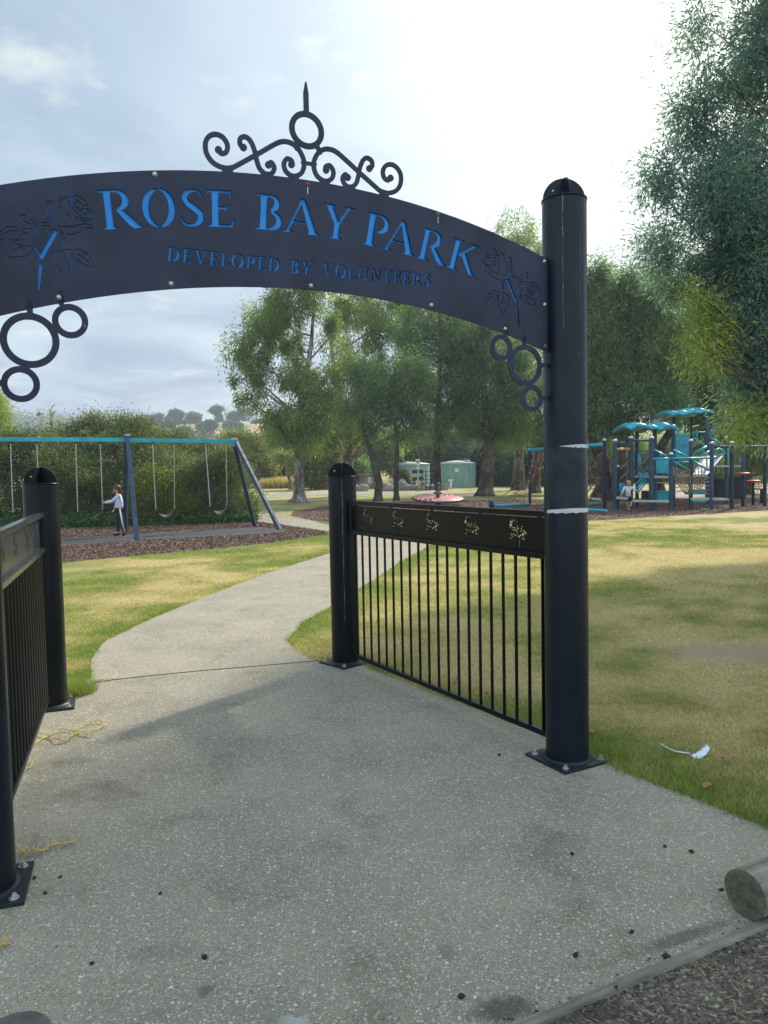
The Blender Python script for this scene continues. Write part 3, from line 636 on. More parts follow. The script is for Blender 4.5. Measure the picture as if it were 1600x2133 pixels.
rose_uv = [
 [(340,190),(390,185),(420,215),(430,260)],[(245,275),(270,235),(340,190)],[(215,310),(275,315)],[(290,335),(310,295),(400,245)],[(360,305),(415,300),(430,340),(380,350)],
 [(165,490),(160,400),(200,355),(300,370)],[(210,520),(200,440),(240,385),(290,380),(270,420),(350,370),(390,380)],[(250,470),(300,440),(390,385),(430,330)],[(330,500),(380,470),(435,390)],
 [(175,520),(250,520),(340,525)],[(195,530),(205,580)],[(215,540),(300,575),(330,560)],[(355,560),(400,520)],[(430,230),(450,330),(490,290),(470,420),(465,470)],
 [(480,225),(545,290),(590,330),(600,290),(570,270)],[(595,360),(590,420),(565,450)],[(520,495),(480,530),(465,600),(475,680)],[(610,420),(650,520),(660,600),(635,700)],
 [(670,365),(750,370),(710,430),(715,560),(735,600),(695,680)],[(745,430),(745,560),(765,620),(735,700)],[(180,615),(290,615),(400,680),(500,715),(640,745)],
 [(180,655),(270,680),(370,780),(450,835),(530,835)],[(720,760),(780,765),(845,800),(820,740),(750,710)],[(610,800),(560,850),(540,930),(585,1050)],[(610,830),(570,920),(570,1000)],[(680,800),(730,850),(745,930)],
 [(1040,1060),(1130,1085),(1190,1150),(1215,1240),(1245,1290),(1230,1370),(1110,1335),(1040,1320),(970,1240),(940,1170)],[(980,1135),(1090,1180),(1190,1260)],[(1070,1145),(1150,1140)],[(1075,1220),(1080,1280)],
 [(1110,885),(1180,885),(1240,915),(1290,980),(1350,1050),(1330,1100),(1270,1110)],[(1060,985),(1110,1060),(1220,1090)],[(1110,935),(1200,960),(1310,1040)],[(1165,1000),(1175,1040)],
 [(1010,680),(1080,680),(1085,790),(1050,860)],[(960,700),(910,760),(880,840),(890,930),(920,960)],[(1040,770),(960,790),(930,880),(940,940)],[(950,870),(1020,870),(1060,910)],[(1070,930),(980,960)],[(930,1000),(945,1060)],
 [(430,1070),(370,1050),(290,1080),(250,1150),(215,1220),(200,1300),(240,1310),(300,1295),(400,1250),(450,1190),(465,1120)],[(400,1130),(320,1180),(250,1260)],[(280,1115),(330,1120)],
 [(600,1110),(660,1160),(690,1250),(680,1350),(620,1450),(570,1525),(510,1450),(480,1340),(460,1260),(490,1150)],[(600,1110),(560,1230),(545,1320)],[(580,1240),(630,1310)],[(510,1350),(540,1310)],[(680,1165),(735,1200)],[(470,1080),(580,1105)]]
rose_fat = [([(658,835),(850,1285)], [.014, .013]), ([(864,1395),(905,1810)], [.012, .005]), ([(850,1270),(935,1130)], [.006, .007])]
R2P = lambda p: onplane(990+p[0]/10, 500+p[1]/10, PN, PR)
rose = [[R2P(p) for p in s] for s in rose_uv]; rosef = [([R2P(p) for p in s], w_) for s, w_ in rose_fat]
SC = 1.313
ROOT = empty('gateway_arch', (0, 0, 0), 0, 'tall black steel entrance arch over the path with a curved blue lettered park name sign', 'archway')
uA = Vector((PR.x-PN.x, PR.y-PN.y, 0)).normalized(); FA = (PN, uA); LA = (PR-PN).length
PRAD = .107
def arch_z(s, apex): return apex-((s-SC)**2)/(2*3.8)-((s-SC)**4)/(8*3.8**3)
print('building sign')
sd = SDF(.10, LA-.10+.02, 2.0, 2.74, .0016)
s0, s1 = PRAD-.003, LA-PRAD+.012
top = [(s0+(s1-s0)*i/60, arch_z(s0+(s1-s0)*i/60, 2.699)) for i in range(61)]; bot = [(s1+(s0-s1)*i/60, arch_z(s1+(s0-s1)*i/60, 2.252)) for i in range(61)]
sd.poly(top+bot); body = sd.D.copy(); sd.D[:] = 9
# big lettering on its arc
lets = [('R', .489, .152), ('O', .640, .125), ('S', .776, .098), ('E', .880, .112), ('B', 1.072, .120), ('A', 1.190, .158), ('Y', 1.352, .14), ('P', 1.541, .122), ('A', 1.640, .158), ('R', 1.806, .150), ('K', 1.958, .158)]
for ch, s, wd in lets:
    c = s+wd/2; rot = -math.asin((c-1.26)/3.9)
    z = 2.478-((s-1.24)**2)/(2*3.75)
    stamp(sd, ch, (s, z), .142, rot, .10, wd)
s = .720; tot = 1.165
txt = 'DEVELOPED BY VOLUNTEERS'; wds = [glyph(c)[2]+.14 if c != ' ' else .62 for c in txt]; kk = tot/sum(wds)
for c, wd in zip(txt, wds):
    if c != ' ': stamp(sd, c, (s, 2.314), .054, 0, .10, (wd-.14)*kk*1.02, .005, 1.25)
    s += wd*kk
for s_ in rose:
    sd.stroke(s_, .0029); sd.stroke([(2*SC-p[0], p[1]) for p in s_], .0029)
for s_, w_ in rosef:
    sd.stroke(s_, w_); sd.stroke([(2*SC-p[0], p[1]) for p in s_], w_)
cut = sd.D.copy(); sd.D = np.maximum(body, -cut)
plate('sign_panel', sd.contours(), .010, M['sign'], FA, ROOT, 0)
sd.D = body+.012; bk = plate('blue_backing', sd.contours(), .003, M['blue'], FA, ROOT, -.0072)
# blue backing is faced with black on its rear: a thin rim frame
# scroll finial
print('building scroll')
sf = SDF(.84, 1.80, 2.62, 3.12, .0016)
def crom(p, n=6):
    p = [p[0]]+list(p)+[p[-1]]; out = []
    for i in range(1, len(p)-2):
        for k in range(n):
            u = k/n; out.append(tuple(.5*(2*p[i][j]+(p[i+1][j]-p[i-1][j])*u+(2*p[i-1][j]-5*p[i][j]+4*p[i+1][j]-p[i+2][j])*u*u+(3*p[i][j]-p[i-1][j]-3*p[i+1][j]+p[i+2][j])*u**3) for j in (0, 1)))
    return out+[tuple(p[-2])]
cA = [(1.205, 2.840), (1.176, 2.828), (1.094, 2.772), (1.010, 2.716), (.985, 2.702), (.950, 2.698), (.912, 2.712), (.889, 2.742), (.885, 2.780), (.899, 2.808), (.926, 2.822), (.955, 2.815), (.972, 2.790), (.968, 2.762), (.948, 2.752), (.933, 2.766)]
cA2 = [(1.176, 2.828), (1.205, 2.840), (1.241, 2.838), (1.273, 2.815), (1.292, 2.772), (1.284, 2.732), (1.262, 2.712), (1.236, 2.708), (1.212, 2.722), (1.204, 2.750), (1.218, 2.773), (1.238, 2.768), (1.240, 2.750)]
cB = [(1.038, 2.786), (1.024, 2.800), (1.025, 2.822), (1.045, 2.832), (1.066, 2.820), (1.082, 2.785), (1.090, 2.748), (1.102, 2.716), (1.127, 2.699), (1.153, 2.706), (1.163, 2.730), (1.150, 2.748), (1.137, 2.736)]
for cc in (cA, cA2, cB):
    for mir in (0, 1):
        q = [(2*SC-p[0], p[1]) if mir else p for p in crom(cc)]; sf.stroke(q, [.0188]*len(q))
for c in ((.936, 2.764), (1.237, 2.753), (1.037, 2.789), (1.139, 2.737)):
    for mir in (0, 1): sf.ring((2*SC-c[0] if mir else c[0], c[1]), .0142, 0)
sf.ring((SC-.006, 2.902), .076, .053)
sf.poly([(SC-.017, 2.972), (SC+.005, 2.972), (SC+.005, 3.050), (SC-.003, 3.095), (SC-.008, 3.095), (SC-.017, 3.050)])
sf.stroke([(1.262, 2.822), (1.272, 2.845)], .02); sf.stroke([(2*SC-1.262, 2.822), (2*SC-1.276, 2.845)], .02); sf.stroke([(1.285, 2.768), (2*SC-1.285, 2.768)], .014)
for xx in (.97, 1.128, 1.245):
    for mir in (0, 1):
        q = 2*SC-xx if mir else xx; sf.poly([(q-.024, arch_z(q, 2.699)-.006), (q+.024, arch_z(q, 2.699)-.006), (q+.02, arch_z(q, 2.699)+.012), (q-.02, arch_z(q, 2.699)+.012)])
fin = plate('scroll_finial', sf.contours(), .008, M['sign'], FA, ROOT, 0)
# ring brackets
sr_ = SDF(.08, .5, 1.7, 2.2, .0016)
def rings_(k, s, mir=False):
    f = (lambda x: 2*SC-x) if mir else (lambda x: x)
    s.ring((f(.368), 2.062), .062, .040); s.ring((f(.231), 1.985), .098, .074); s.ring((f(.194), 1.828), .064, .042)
    s.stroke([(f(.318), 2.04), (f(.310), 2.025)], .022); s.stroke([(f(.214), 1.888), (f(.208), 1.88)], .026); s.stroke([(f(.34), 2.125), (f(.34), 2.16)], .02); s.stroke([(f(.235), 2.08), (f(.235), 2.115)], .02); s.stroke([(f(.11), 1.99), (f(.135), 1.988)], .02); s.stroke([(f(.11), 1.83), (f(.135), 1.83)], .02)
rings_(0, sr_); plate('ring_bracket', sr_.contours(), .010, M['sign'], FA, ROOT, 0)
sr2_ = SDF(2*SC-.5, 2*SC-.08, 1.7, 2.2, .0016); rings_(0, sr2_, True); plate('ring_bracket', sr2_.contours(), .010, M['sign'], FA, ROOT, 0)
nA = Vector((uA.y, -uA.x, 0))
def bolt_at(P, n, r, m, parent, name='bolt'):
    q = n.to_track_quat('Z', 'Y').to_matrix(); MB().lathe([(r*1.2, 0), (r*1.2, r*.2), (r, r*.25), (r*.9, r*.6), (r*.5, r*.9), (0.0001, r)], P, 14, q).build(name, m, parent)
for s, z, k in [(.688, 2.632, 'bolt'), (1.303, 2.681, 'rust'), (1.922, 2.636, 'rust'), (.735, 2.227, 'bolt'), (1.308, 2.268, 'bolt'), (1.882, 2.231, 'bolt'), (2.512, 2.486, 'bolt'), (2.512, 2.280, 'bolt'), (2.512, 2.080, 'rust'), (.332, 2.144, 'bolt'), (2*SC-2.512, 2.486, 'bolt'), (2*SC-2.512, 2.28, 'bolt'), (2*SC-2.512, 2.08, 'bolt'), (2.28, 2.15, 'bolt')]:
    P = PN+uA*s+nA*.0052; bolt_at(Vector((P.x, P.y, z)), nA, .0085, M[k], ROOT)
# short conduit drips under two rusty bolts
for s, z in ((1.303, 2.670), (1.922, 2.625)):
    P = PN+uA*s+nA*.0062; MB().bar((P.x, P.y, z), (P.x, P.y, z-.028), .003, .002).build('stain_strip', M['bolt'], ROOT)

def post(base, h, parent, prz, weld=True, name='post', taper=0, pm='black'):
    r = PRAD; e = empty(name, (base.x, base.y, 0)); e.parent = parent
    bpy.data.objects.remove(e)
    b = Vector((base.x, base.y, 0))
    p = MB(); p.lathe([(r, .02), (r, h-.008), (r-.001, h-.004)], b, 48)
    col = p.build(name, M[pm], parent)
    q = MB(); q.lathe([(r*.2, h-.004), (r+.003, h-.004), (r+.003, h+.004), (0.001, h+.004)], b, 48).build('cap_disc', M[pm], col)
    f = MB()
    for k in range(2):
        a = R_(3)+k*PI/2; ux = Vector((math.cos(a), math.sin(a), 0)); uy = Vector((-math.sin(a), math.cos(a), 0)); t2 = .004; R0 = r-.002
        arc = [(R0*math.cos(PI*i/24), R0*.98*math.sin(PI*i/24)) for i in range(25)]
        vs = [b+ux*x+uy*(t2 if k else t2*1.0)*sg+Vector((0, 0, h+.004+z)) for sg in (-1, 1) for x, z in arc]
        n = 25; f.add(vs, [tuple(range(n)), tuple(reversed(range(n, 2*n)))]+[(i, i+1, n+i+1, n+i) for i in range(n-1)])
    f.build('cap_fins', M[pm], col)
    bolt_at(b+Vector((-.055, -.0045, h+.045)), Vector((0, -1, 0)), .007, M['bolt'], col)
    pl = MB(); pl.box(b+Vector((0, 0, .016)), (.30, .30, .014), prz, bev=.002); pl.build('base_plate', M['plate'], col)
    wd = MB(); wd.lathe([(r+.016, .022), (r+.013, .030), (r+.006, .033), (r-.002, .034)], b, 40); wd.build('weld_collar', M['plate'], col)
    for sx in (-1, 1):
        for sy in (-1, 1):
            v = Matrix.Rotation(prz, 3, 'Z') @ Vector((sx*.115, sy*.115, 0)); c = b+v+Vector((0, 0, .023))
            MB().lathe([(.019, 0), (.019, .003), (.011, .0035), (.011, .012), (.007, .013), (.007, .020), (0.0001, .020)], c, 6, flat=True).build('anchor_bolt', M['bolt'], col)
    return col
pR = post(PR, 2.79, ROOT, R_(29), pm='tallpost'); pN = post(PN, 2.79, ROOT, R_(18), pm='tallpost')
def streak(base, ang, z0, z1, w_, parent, seed, m='streakm'):
    rs = random.Random(seed); n = 60; vs = []; r = PRAD+.0006
    for i in range(n+1):
        z = z0+(z1-z0)*i/n; a = R_(ang)+.012*math.sin(i*.35+seed); ww = w_*(.25+.75*abs(math.sin(i*.23+seed)))*rs.uniform(.3, 1.2)*(1-.6*i/n)/r
        vs += [(base.x+r*math.cos(a-ww), base.y+r*math.sin(a-ww), z), (base.x+r*math.cos(a+ww), base.y+r*math.sin(a+ww), z)]
    MB().add(vs, [(2*i, 2*i+1, 2*i+3, 2*i+2) for i in range(n)]).build('chalky_streak', M[m], parent)
M['streakm'] = simple('chalky_streak', (.13, .16, .19), .8, .4, 60)
streak(PR, -107, 2.785, 2.15, .0032, pR, 1); streak(PR, -60, 2.6, 2.2, .0022, pR, 2)
# torn tape round the right post
def tapeband(ang0, ang1, zf0, zf1):
    n = 26; vs = []; r = PRAD+.0016
    for i in range(n+1):
        a = ang0+(ang1-ang0)*i/n; u = i/n; vs += [(PR.x+r*math.cos(a), PR.y+r*math.sin(a), zf0(u)), (PR.x+r*math.cos(a), PR.y+r*math.sin(a), zf1(u))]
    MB().add(vs, [(2*i, 2*i+2, 2*i+3, 2*i+1) for i in range(n)], True).build('torn_tape', M['tape'], pR)
jit = lambda u, k: .0022*math.sin(u*37+k)+.0016*math.sin(u*91+2*k)
tapeband(R_(-118), R_(-5), lambda u: 1.593-.006*min(1, u*3)-.006*max(0, .6-abs(u-.8))+jit(u, 1)*(u > .3), lambda u: 1.594+.0075*min(1, u*2)+.001*math.sin(u*5))
tapeband(R_(-160), R_(-8), lambda u: 1.268+.003*u+jit(u, 3), lambda u: 1.281+.010*math.sin(u*3)+.002*u)
m, t, b = mat('clear_film'); b.inputs['Base Color'].default_value = (.05, .075, .10, 1); b.inputs['Roughness'].default_value = .12
tp = t.nodes.new('ShaderNodeBsdfTransparent'); ms = t.nodes.new('ShaderNodeMixShader'); n_ = noise(t, 12, 4); rr_ = ramp(t, n_.outputs[0], [(.35, (.12,)*3), (.65, (.45,)*3)]); t.links.new(rr_.outputs[0], ms.inputs[0]); t.links.new(tp.outputs[0], ms.inputs[1]); t.links.new(b.outputs[0], ms.inputs[2]); t.links.new(ms.outputs[0], t.nodes['Material Output'].inputs[0])
n = 40; r = PRAD+.0008; vs = []
for i in range(n+1): a = R_(-175)+R_(200)*i/n; vs += [(PR.x+r*math.cos(a), PR.y+r*math.sin(a), 1.283), (PR.x+r*math.cos(a), PR.y+r*math.sin(a), 1.589)]
MB().add(vs, [(2*i, 2*i+2, 2*i+3, 2*i+1) for i in range(n)], True).build('clear_film', m, pR)

# railings: tall post to low post
cr_ = [(p[0]-2.3, p[1]-2.35) for s in rose for p in s]
M['sky_sheen_paint'] = painted('sky_sheen_rail_paint', (.030, .038, .040), .22, spec=.7)  # left railing's black paint, lightened and glossed to hold sky reflected at grazing angle
def railing(A, B, label, nb, prz, side):
    rpm = M['black'] if side else M['sky_sheen_paint']
    rt_ = empty('railing', (0, 0, 0), 0, label, 'railing', 'splayed railings beside the gateway')
    u = (Vector((B.x, B.y, 0))-Vector((A.x, A.y, 0))); Ln = u.length; u.normalize()
    F = (Vector((A.x, A.y, 0)), u); P = lambda s, z: Vector((A.x+u.x*s, A.y+u.y*s, z))
    a0, a1 = PRAD-.004, Ln-PRAD+.004
    MB().bar(P(a0, 1.2535), P(a1, 1.2535), .042, .030, bev=.003).build('top_rail', rpm, rt_)
    MB().bar(P(a0, 1.034), P(a1, 1.034), .042, .030, bev=.003).build('middle_rail', rpm, rt_)
    MB().bar(P(a0, .099), P(a1, .099), .030, .030, bev=.003).build('bottom_rail', M['black'], rt_)
    for i in range(nb):
        s = .172+(Ln-.172-.19)*i/(nb-1); MB().bar(P(s, .112), P(s, 1.021), .016, .016).build('bar', M['black'], rt_)
    sdp = SDF(a0, a1, 1.04, 1.25, .0018); sdp.poly([(a0+.02, 1.0495), (a1-.02, 1.0495), (a1-.02, 1.2305), (a0+.02, 1.2305)])
    for i in range(5):
        s = .20+(Ln-.40)*(i)/4 if i in (0, 4) else .20+(Ln-.40)*i/4; sdp.poly([(s-.012, 1.228), (s+.012, 1.228), (s+.012, 1.2395), (s-.012, 1.2395)])
    bd = sdp.D.copy(); sdp.D[:] = 9; k = .158/.36
    for i in range(5):
        cx_ = .372+(2.006-.372)*i/4
        for j, s_ in enumerate(rose): sdp.stroke([(cx_+(p[0]-2.325)*k*(1 if side else -1)*-1, 1.140+(p[1]-2.34)*k) for p in s_], .0033)
        for s_, w_ in rosef: sdp.stroke([(cx_+(p[0]-2.325)*k*(1 if side else -1)*-1, 1.140+(p[1]-2.34)*k) for p in s_], .0065)
    sdp.D = np.maximum(bd, -sdp.D)
    plate('rose_plate', sdp.contours(), .005, rpm, F, rt_, .008 if side else -.008)
    pp_ = post(B, 1.447, rt_, prz)
    if side: streak(B, -88, 1.44, .35, .0034, pp_, 3); streak(B, -88, 1.44, 1.0, .0018, pp_, 8)
    return rt_
print('building railings')
railing(PR, PC, 'black railing with rose cut-outs right of the path, lawn showing between its bars', 20, R_(43), True)
railing(PN, PL, 'black railing seen almost end-on at the left edge, ending in the left low post', 20, R_(20), False)

# ------------------------------------------------------------------ swings
print('swings')
SM = at(265, 917, 18.95); SE = at(488, 923, 20.35)
SM.z = 2.33; SE.z = 2.30
ub = Vector((SE.x-SM.x, SE.y-SM.y, 0)).normalized(); nb_ = Vector((-ub.y, ub.x, 0))
SW = empty('swing_set', (0, 0, 0), 0, 'long swing frame with teal top beam and slate blue A-frame legs over mulch', 'swing set')
BL = SM-ub*4.3; BL.z = 2.34
MB().bar((BL.x, BL.y, 2.34), (SM.x-ub.x*.05, SM.y-ub.y*.05, 2.332), .09, .10, bev=.008).build('top_beam', M['teal'], SW)
MB().bar((SM.x+ub.x*.05, SM.y+ub.y*.05, 2.328), (SE.x, SE.y, 2.30), .09, .10, bev=.008).build('top_beam', M['teal'], SW)
def leg(a, b, w_=.10, m='steel'):
    MB().bar(a, b, w_, w_*.9, bev=.008).build('leg', M[m], SW)
f1 = G(285, 1126); f2 = G(261, 1112); leg((f1.x, f1.y, 0), (SM.x-nb_.x*.04, SM.y-nb_.y*.04, 2.44)); leg((f2.x, f2.y, 0), (SM.x+nb_.x*.06, SM.y+nb_.y*.06, 2.30), m='darkpost')
MB().box((SM.x-nb_.x*.04, SM.y-nb_.y*.04, 2.45), (.13, .13, .03), math.atan2(ub.y, ub.x), bev=.01).build('cap', M['cap'], SW)
f3 = G(583, 1104); f4 = G(531, 1098); leg((f3.x, f3.y, 0), (SE.x+.02, SE.y-.04, 2.34)); leg((f4.x, f4.y, 0), (SE.x-.02, SE.y+.05, 2.30), m='darkpost')
MB().box((SE.x, SE.y, 2.36), (.14, .16, .05), math.atan2(ub.y, ub.x), bev=.012).build('cap', M['cap'], SW)
MB().box((SE.x+.02, SE.y-.05, 2.26), (.13, .12, .19), math.atan2(ub.y, ub.x), bev=.01).build('bracket', M['teal'], SW)
f5 = BL-ub*.5-nb_*1.5; f6 = BL-ub*.5+nb_*1.2; leg((f5.x, f5.y, 0), (BL.x, BL.y, 2.34)); leg((f6.x, f6.y, 0), (BL.x, BL.y, 2.30))
def swing(xa, xb, xab, xbb, yb1, yb2, label, twist=0.0):
    sa, _ = onplane(xa, 925, SM, SE); sb, _ = onplane(xb, 925, SM, SE)
    A = SM+ub*sa; B = SM+ub*sb; Aq = onplane(xab, yb1, SM, SE); Bq = onplane(xbb, yb2, SM, SE)
    A2 = SM+ub*Aq[0]; A2.z = Aq[1]; B2 = SM+ub*Bq[0]; B2.z = Bq[1]; A.z = B.z = 2.275
    if twist: A2 += nb_*-.12*twist; B2 += nb_*.12*twist
    e = empty('swing', (A+B)/2, 0, label, 'swing', 'strap swings hanging from the teal beam'); o_ = (A+B)/2
    for P, Q in ((A, A2), (B, B2)):
        c = MB(); d = Q-P; n = 44
        for i in range(n):
            p = P+d*(i/n); q = P+d*((i+1.35)/n)
            if i == n-1: q = Q
            w1, w2 = (.026, .008) if i % 2 else (.008, .026)
            c.bar(p-o_, q-o_, w1, w2)
        c.build('chain', M['chain'], e)
        MB().bar(Vector((P.x, P.y, 2.30))-o_, P-o_-Vector((0, 0, .03)), .045, .03).build('hanger', M['darkpost'], e)
    s = MB(); n = 14; vs = []
    for i in range(n+1):
        u = i/n; p = A2*(1-u)+B2*u; p.z -= .17*(1-(2*u-1)**2)**.8 if .0 < u < 1 else 0
        wd = nb_*.075*(min(1, .35+4*min(u, 1-u))); wd = wd+Vector((0, 0, .03*twist*math.sin(u*PI)))
        for sg in (-1, 1):
            for dz in (0, -.012): vs.append(p-o_+wd*sg+Vector((0, 0, dz)))
    fs = []
    for i in range(n):
        a = 4*i; b = a+4; fs += [(a, b, b+2, a+2), (a+1, a+3, b+3, b+1), (a, a+1, b+1, b), (a+2, b+2, b+3, a+3)]
    fs += [(0, 2, 3, 1), (4*n, 4*n+1, 4*n+3, 4*n+2)]
    s.add(vs, fs, False).build('strap_seat', M['rubber'], e); return e
swing(22, 77, 27, 82, 1067, 1064, 'strap swing at the far left, partly behind the low gate post')
swing(158, 209, 162, 214, 1065, 1061, 'strap swing whose chain the girl is holding')
swing(318, 363, 322, 366, 1061, 1060, 'strap swing just right of the middle A-frame leg', 1.0)
swing(428, 471, 435, 476, 1055, 1053, 'strap swing nearest the right end of the beam', 1.0)

# ------------------------------------------------------------------ foliage
def leafmesh(name, C, D, ln, wd, rs, fold=.0):
    n = len(C); D = D/np.maximum(1e-6, np.linalg.norm(D, axis=1, keepdims=True))
    rv = rs.normal(size=(n, 3)); S = np.cross(D, rv); S /= np.maximum(1e-6, np.linalg.norm(S, axis=1, keepdims=True))
    l = ln*rs.uniform(.65, 1.3, (n, 1)); w_ = wd*rs.uniform(.7, 1.25, (n, 1))
    V = np.stack([C, C+D*l*.45+S*w_*.5, C+D*l, C+D*l*.45-S*w_*.5], 1).reshape(-1, 3)
    f = np.arange(4*n).reshape(n, 4); return npmesh(name, V, f, fattr={'rnd': rs.random(n)})
def clumps_in(lobes, ncl, rs, hollow=.45):
    vol = np.array([(l[3]*l[4]*l[5])**(2/3) for l in lobes]); pr = vol/vol.sum(); ids = rs.choice(len(lobes), ncl, p=pr)
    L_ = np.array(lobes)[ids]; d = rs.normal(size=(ncl, 3)); d /= np.linalg.norm(d, axis=1, keepdims=True)
    r = rs.uniform(hollow**3, 1.0, ncl)**(1/3)*rs.uniform(.80, 1.16, ncl)
    return L_[:, :3]+d*r[:, None]*L_[:, 3:6], ids, d
def crown(name, lobes, ncl, per, ln, wd, droop, sig, m, parent, seed, hollow=.4):
    rs = np.random.default_rng(seed); C, ids, out = clumps_in(lobes, ncl, rs, hollow)
    cs = np.repeat(C, per, 0); sz = rs.uniform(.5, 1.15, ncl).repeat(per)[:, None]
    off = rs.normal(size=cs.shape)*np.array(sig)*sz; 
    P = cs+off; D = off/np.array(sig)*.5+out.repeat(per, 0)*.5+rs.normal(size=cs.shape)*.6; D[:, 2] -= droop
    me = leafmesh(name, P, D, ln, wd, rs); a = me.attributes['rnd']; v = np.empty(len(P), np.float32); a.data.foreach_get('value', v)
    cl = rs.random(ncl).repeat(per); v = np.clip(v*.6+cl*.45, 0, 1).astype(np.float32); a.data.foreach_set('value', v)
    return link(name, me, m, parent), C, ids
def lobe(px, py, rx, ry, Y, depth=1.0):
    c = at(px, py, Y); k = Y/FPX; return (c.x, c.y, c.z, rx*k, min(rx, ry)*k*depth, ry*k)
def bez(a, b, c, n=7): return [a*(1-u)**2+b*2*u*(1-u)+c*u*u for u in [i/n for i in range(n+1)]]
def tree(name, label, cat, base, Y, trunk, lobes, m, bk, ncl=420, per=46, ln=.20, wd=.045, droop=.9, sig=(.22, .22, .30), group=None, seed=1, twig=120, rfac=1.0, hollow=.4, flare=1.5, extra=(), limb=1.0):
    """trunk: list of (px, py, radius m) at depth Y; lobes: (px, py, rx, ry[, dY]) in photo pixels at depth Y"""
    rs = random.Random(seed); e = empty(name, (base.x, base.y, 0), 0, label, cat, group); O = Vector((base.x, base.y, 0))
    pts = [at(p[0], p[1], base.y) for p in trunk]; rad = [p[2]*rfac for p in trunk]
    pts[0].z = -.05
    fine = []; fr_ = []
    for i in range(len(pts)-1):
        for k in range(4):
            u = k/4; q = pts[i].lerp(pts[i+1], u); q += Vector((rs.uniform(-1, 1), rs.uniform(-1, 1), 0))*rad[i]*.12*(i+k > 0); fine.append(q-O); fr_.append(rad[i]*(1-u)+rad[i+1]*u)
    fine.append(pts[-1]-O); fr_.append(rad[-1]); fr_[0] *= flare; fr_[1] *= 1+(flare-1)*.25
    tm = MB(); tm.tube(fine, fr_, 12)
    LB = [lobe(l[0], l[1], l[2], l[3], base.y+(l[4] if len(l) > 4 else rs.uniform(-1, 1)*.6)) for l in lobes]
    LB = [(a-O.x, b-O.y, c, d, f_, g) for a, b, c, d, f_, g in LB]
    ends = []
    for lb in LB:
        c = Vector(lb[:3]); hd = math.hypot(fine[-1].x-c.x, fine[-1].y-c.y); zt = c.z-.75*math.hypot(fine[len(fine)//2].x-c.x, fine[len(fine)//2].y-c.y); k = min(range(len(fine)//4, len(fine)), key=lambda i: abs(fine[i].z-zt)); s = fine[k]
        sp_ = (c-s).length; mid = s.lerp(c, .5)+Vector((rs.uniform(-.12, .12)*sp_, rs.uniform(-.12, .12)*sp_, rs.uniform(-.16, .10)*sp_)); bz = bez(s, mid, c); r1 = max(.02 if limb > .5 else .006, min(fr_[k]*.45, .035*sp_+.02)*limb)
        tm.tube(bz, [r1*(1-.75*i/7) for i in range(8)], 7)
        ends.append((bz, r1*.25))
    tr_ = tm.build('trunk', bk, e)
    cr, C, ids = crown('crown', LB, ncl, per, ln, wd, droop, sig, m, e, seed, hollow)
    tw = MB()
    for i in range(min(twig, len(C))):
        lb = LB[ids[i]]; c = Vector(lb[:3]); q = Vector(C[i]); s = ends[ids[i]][0][rs.choice([4, 5, 6, 7])]; mid = s.lerp(q, .5)+Vector((rs.uniform(-.15, .15), rs.uniform(-.15, .15), rs.uniform(0, .3)))
        tw.tube(bez(s, mid, q, 3), [max(.006, ends[ids[i]][1]), .012, .008, .004], 4, cap=False)
    tw.build('branches', bk, e)
    return e
print('trees')
g = G
GR = 'gum trees across the lawn'
tree('gum_tree', 'tall pale-trunked gum standing left of the low centre post, flared at its foot', 'tree', g(622, 1047), 36, [(622, 1047, .30), (624, 1000, .24), (622, 930, .21), (626, 850, .17), (640, 770, .13), (650, 700, .09), (655, 620, .05)],
     [(575, 700, 62, 45), (530, 745, 42, 30), (600, 640, 70, 42), (640, 560, 85, 60), (545, 800, 38, 26), (610, 780, 52, 40), (665, 800, 48, 42), (590, 870, 44, 30), (640, 880, 60, 34), (555, 650, 36, 34), (690, 700, 34, 42), (660, 830, 40, 50), (540, 690, 40, 30), (508, 790, 30, 22), (522, 835, 26, 20), (562, 880, 40, 24), (600, 915, 50, 24), (655, 905, 46, 26), (500, 730, 26, 26)],
     M['gum'], M['bark_pale'], 205, 290, 0.180, 0.045, 1.1, (0.23, 0.23, 0.34), GR, 11, 170, flare=1.75)
tree('twisted_gum', 'broad twisted gum with a thick pale forked trunk rising behind the centre gate post', 'tree', g(722, 1034), 42, [(722, 1034, .42), (720, 985, .36), (728, 940, .36), (716, 880, .26), (700, 800, .16), (690, 720, .11), (700, 640, .07)],
     [(740, 640, 50, 40), (715, 650, 34, 40), (800, 620, 60, 50), (770, 700, 60, 40, -1.5), (720, 860, 62, 38, -2), (790, 860, 60, 36, -2), (740, 560, 90, 50), (830, 700, 50, 50), (760, 800, 56, 44), (690, 880, 40, 40, -2), (830, 840, 42, 50), (800, 560, 50, 50), (850, 620, 40, 40), (735, 760, 40, 40, 1), (830, 780, 50, 40), (700, 915, 40, 20, -2), (770, 910, 50, 18, -2), (850, 895, 40, 24, -2)],
     M['gum'], M['bark_pale'], 180, 320, 0.200, 0.048, 1.1, (0.30, 0.30, 0.42), GR, 12, 170)
tree('leaning_gum', 'dark leaning gum trunk in front of the timber shed', 'tree', g(787, 1044), 37, [(787, 1044, .20), (790, 1010, .18), (782, 970, .17), (768, 930, .13), (755, 890, .08)],
     [(752, 898, 30, 14), (800, 880, 40, 18), (735, 850, 36, 24), (790, 820, 44, 34), (760, 780, 40, 36)], M['gum2'], M['bark_dark'], 60, 220, 0.180, 0.042, 1.0, (0.24, 0.24, 0.34), GR, 13, 50)
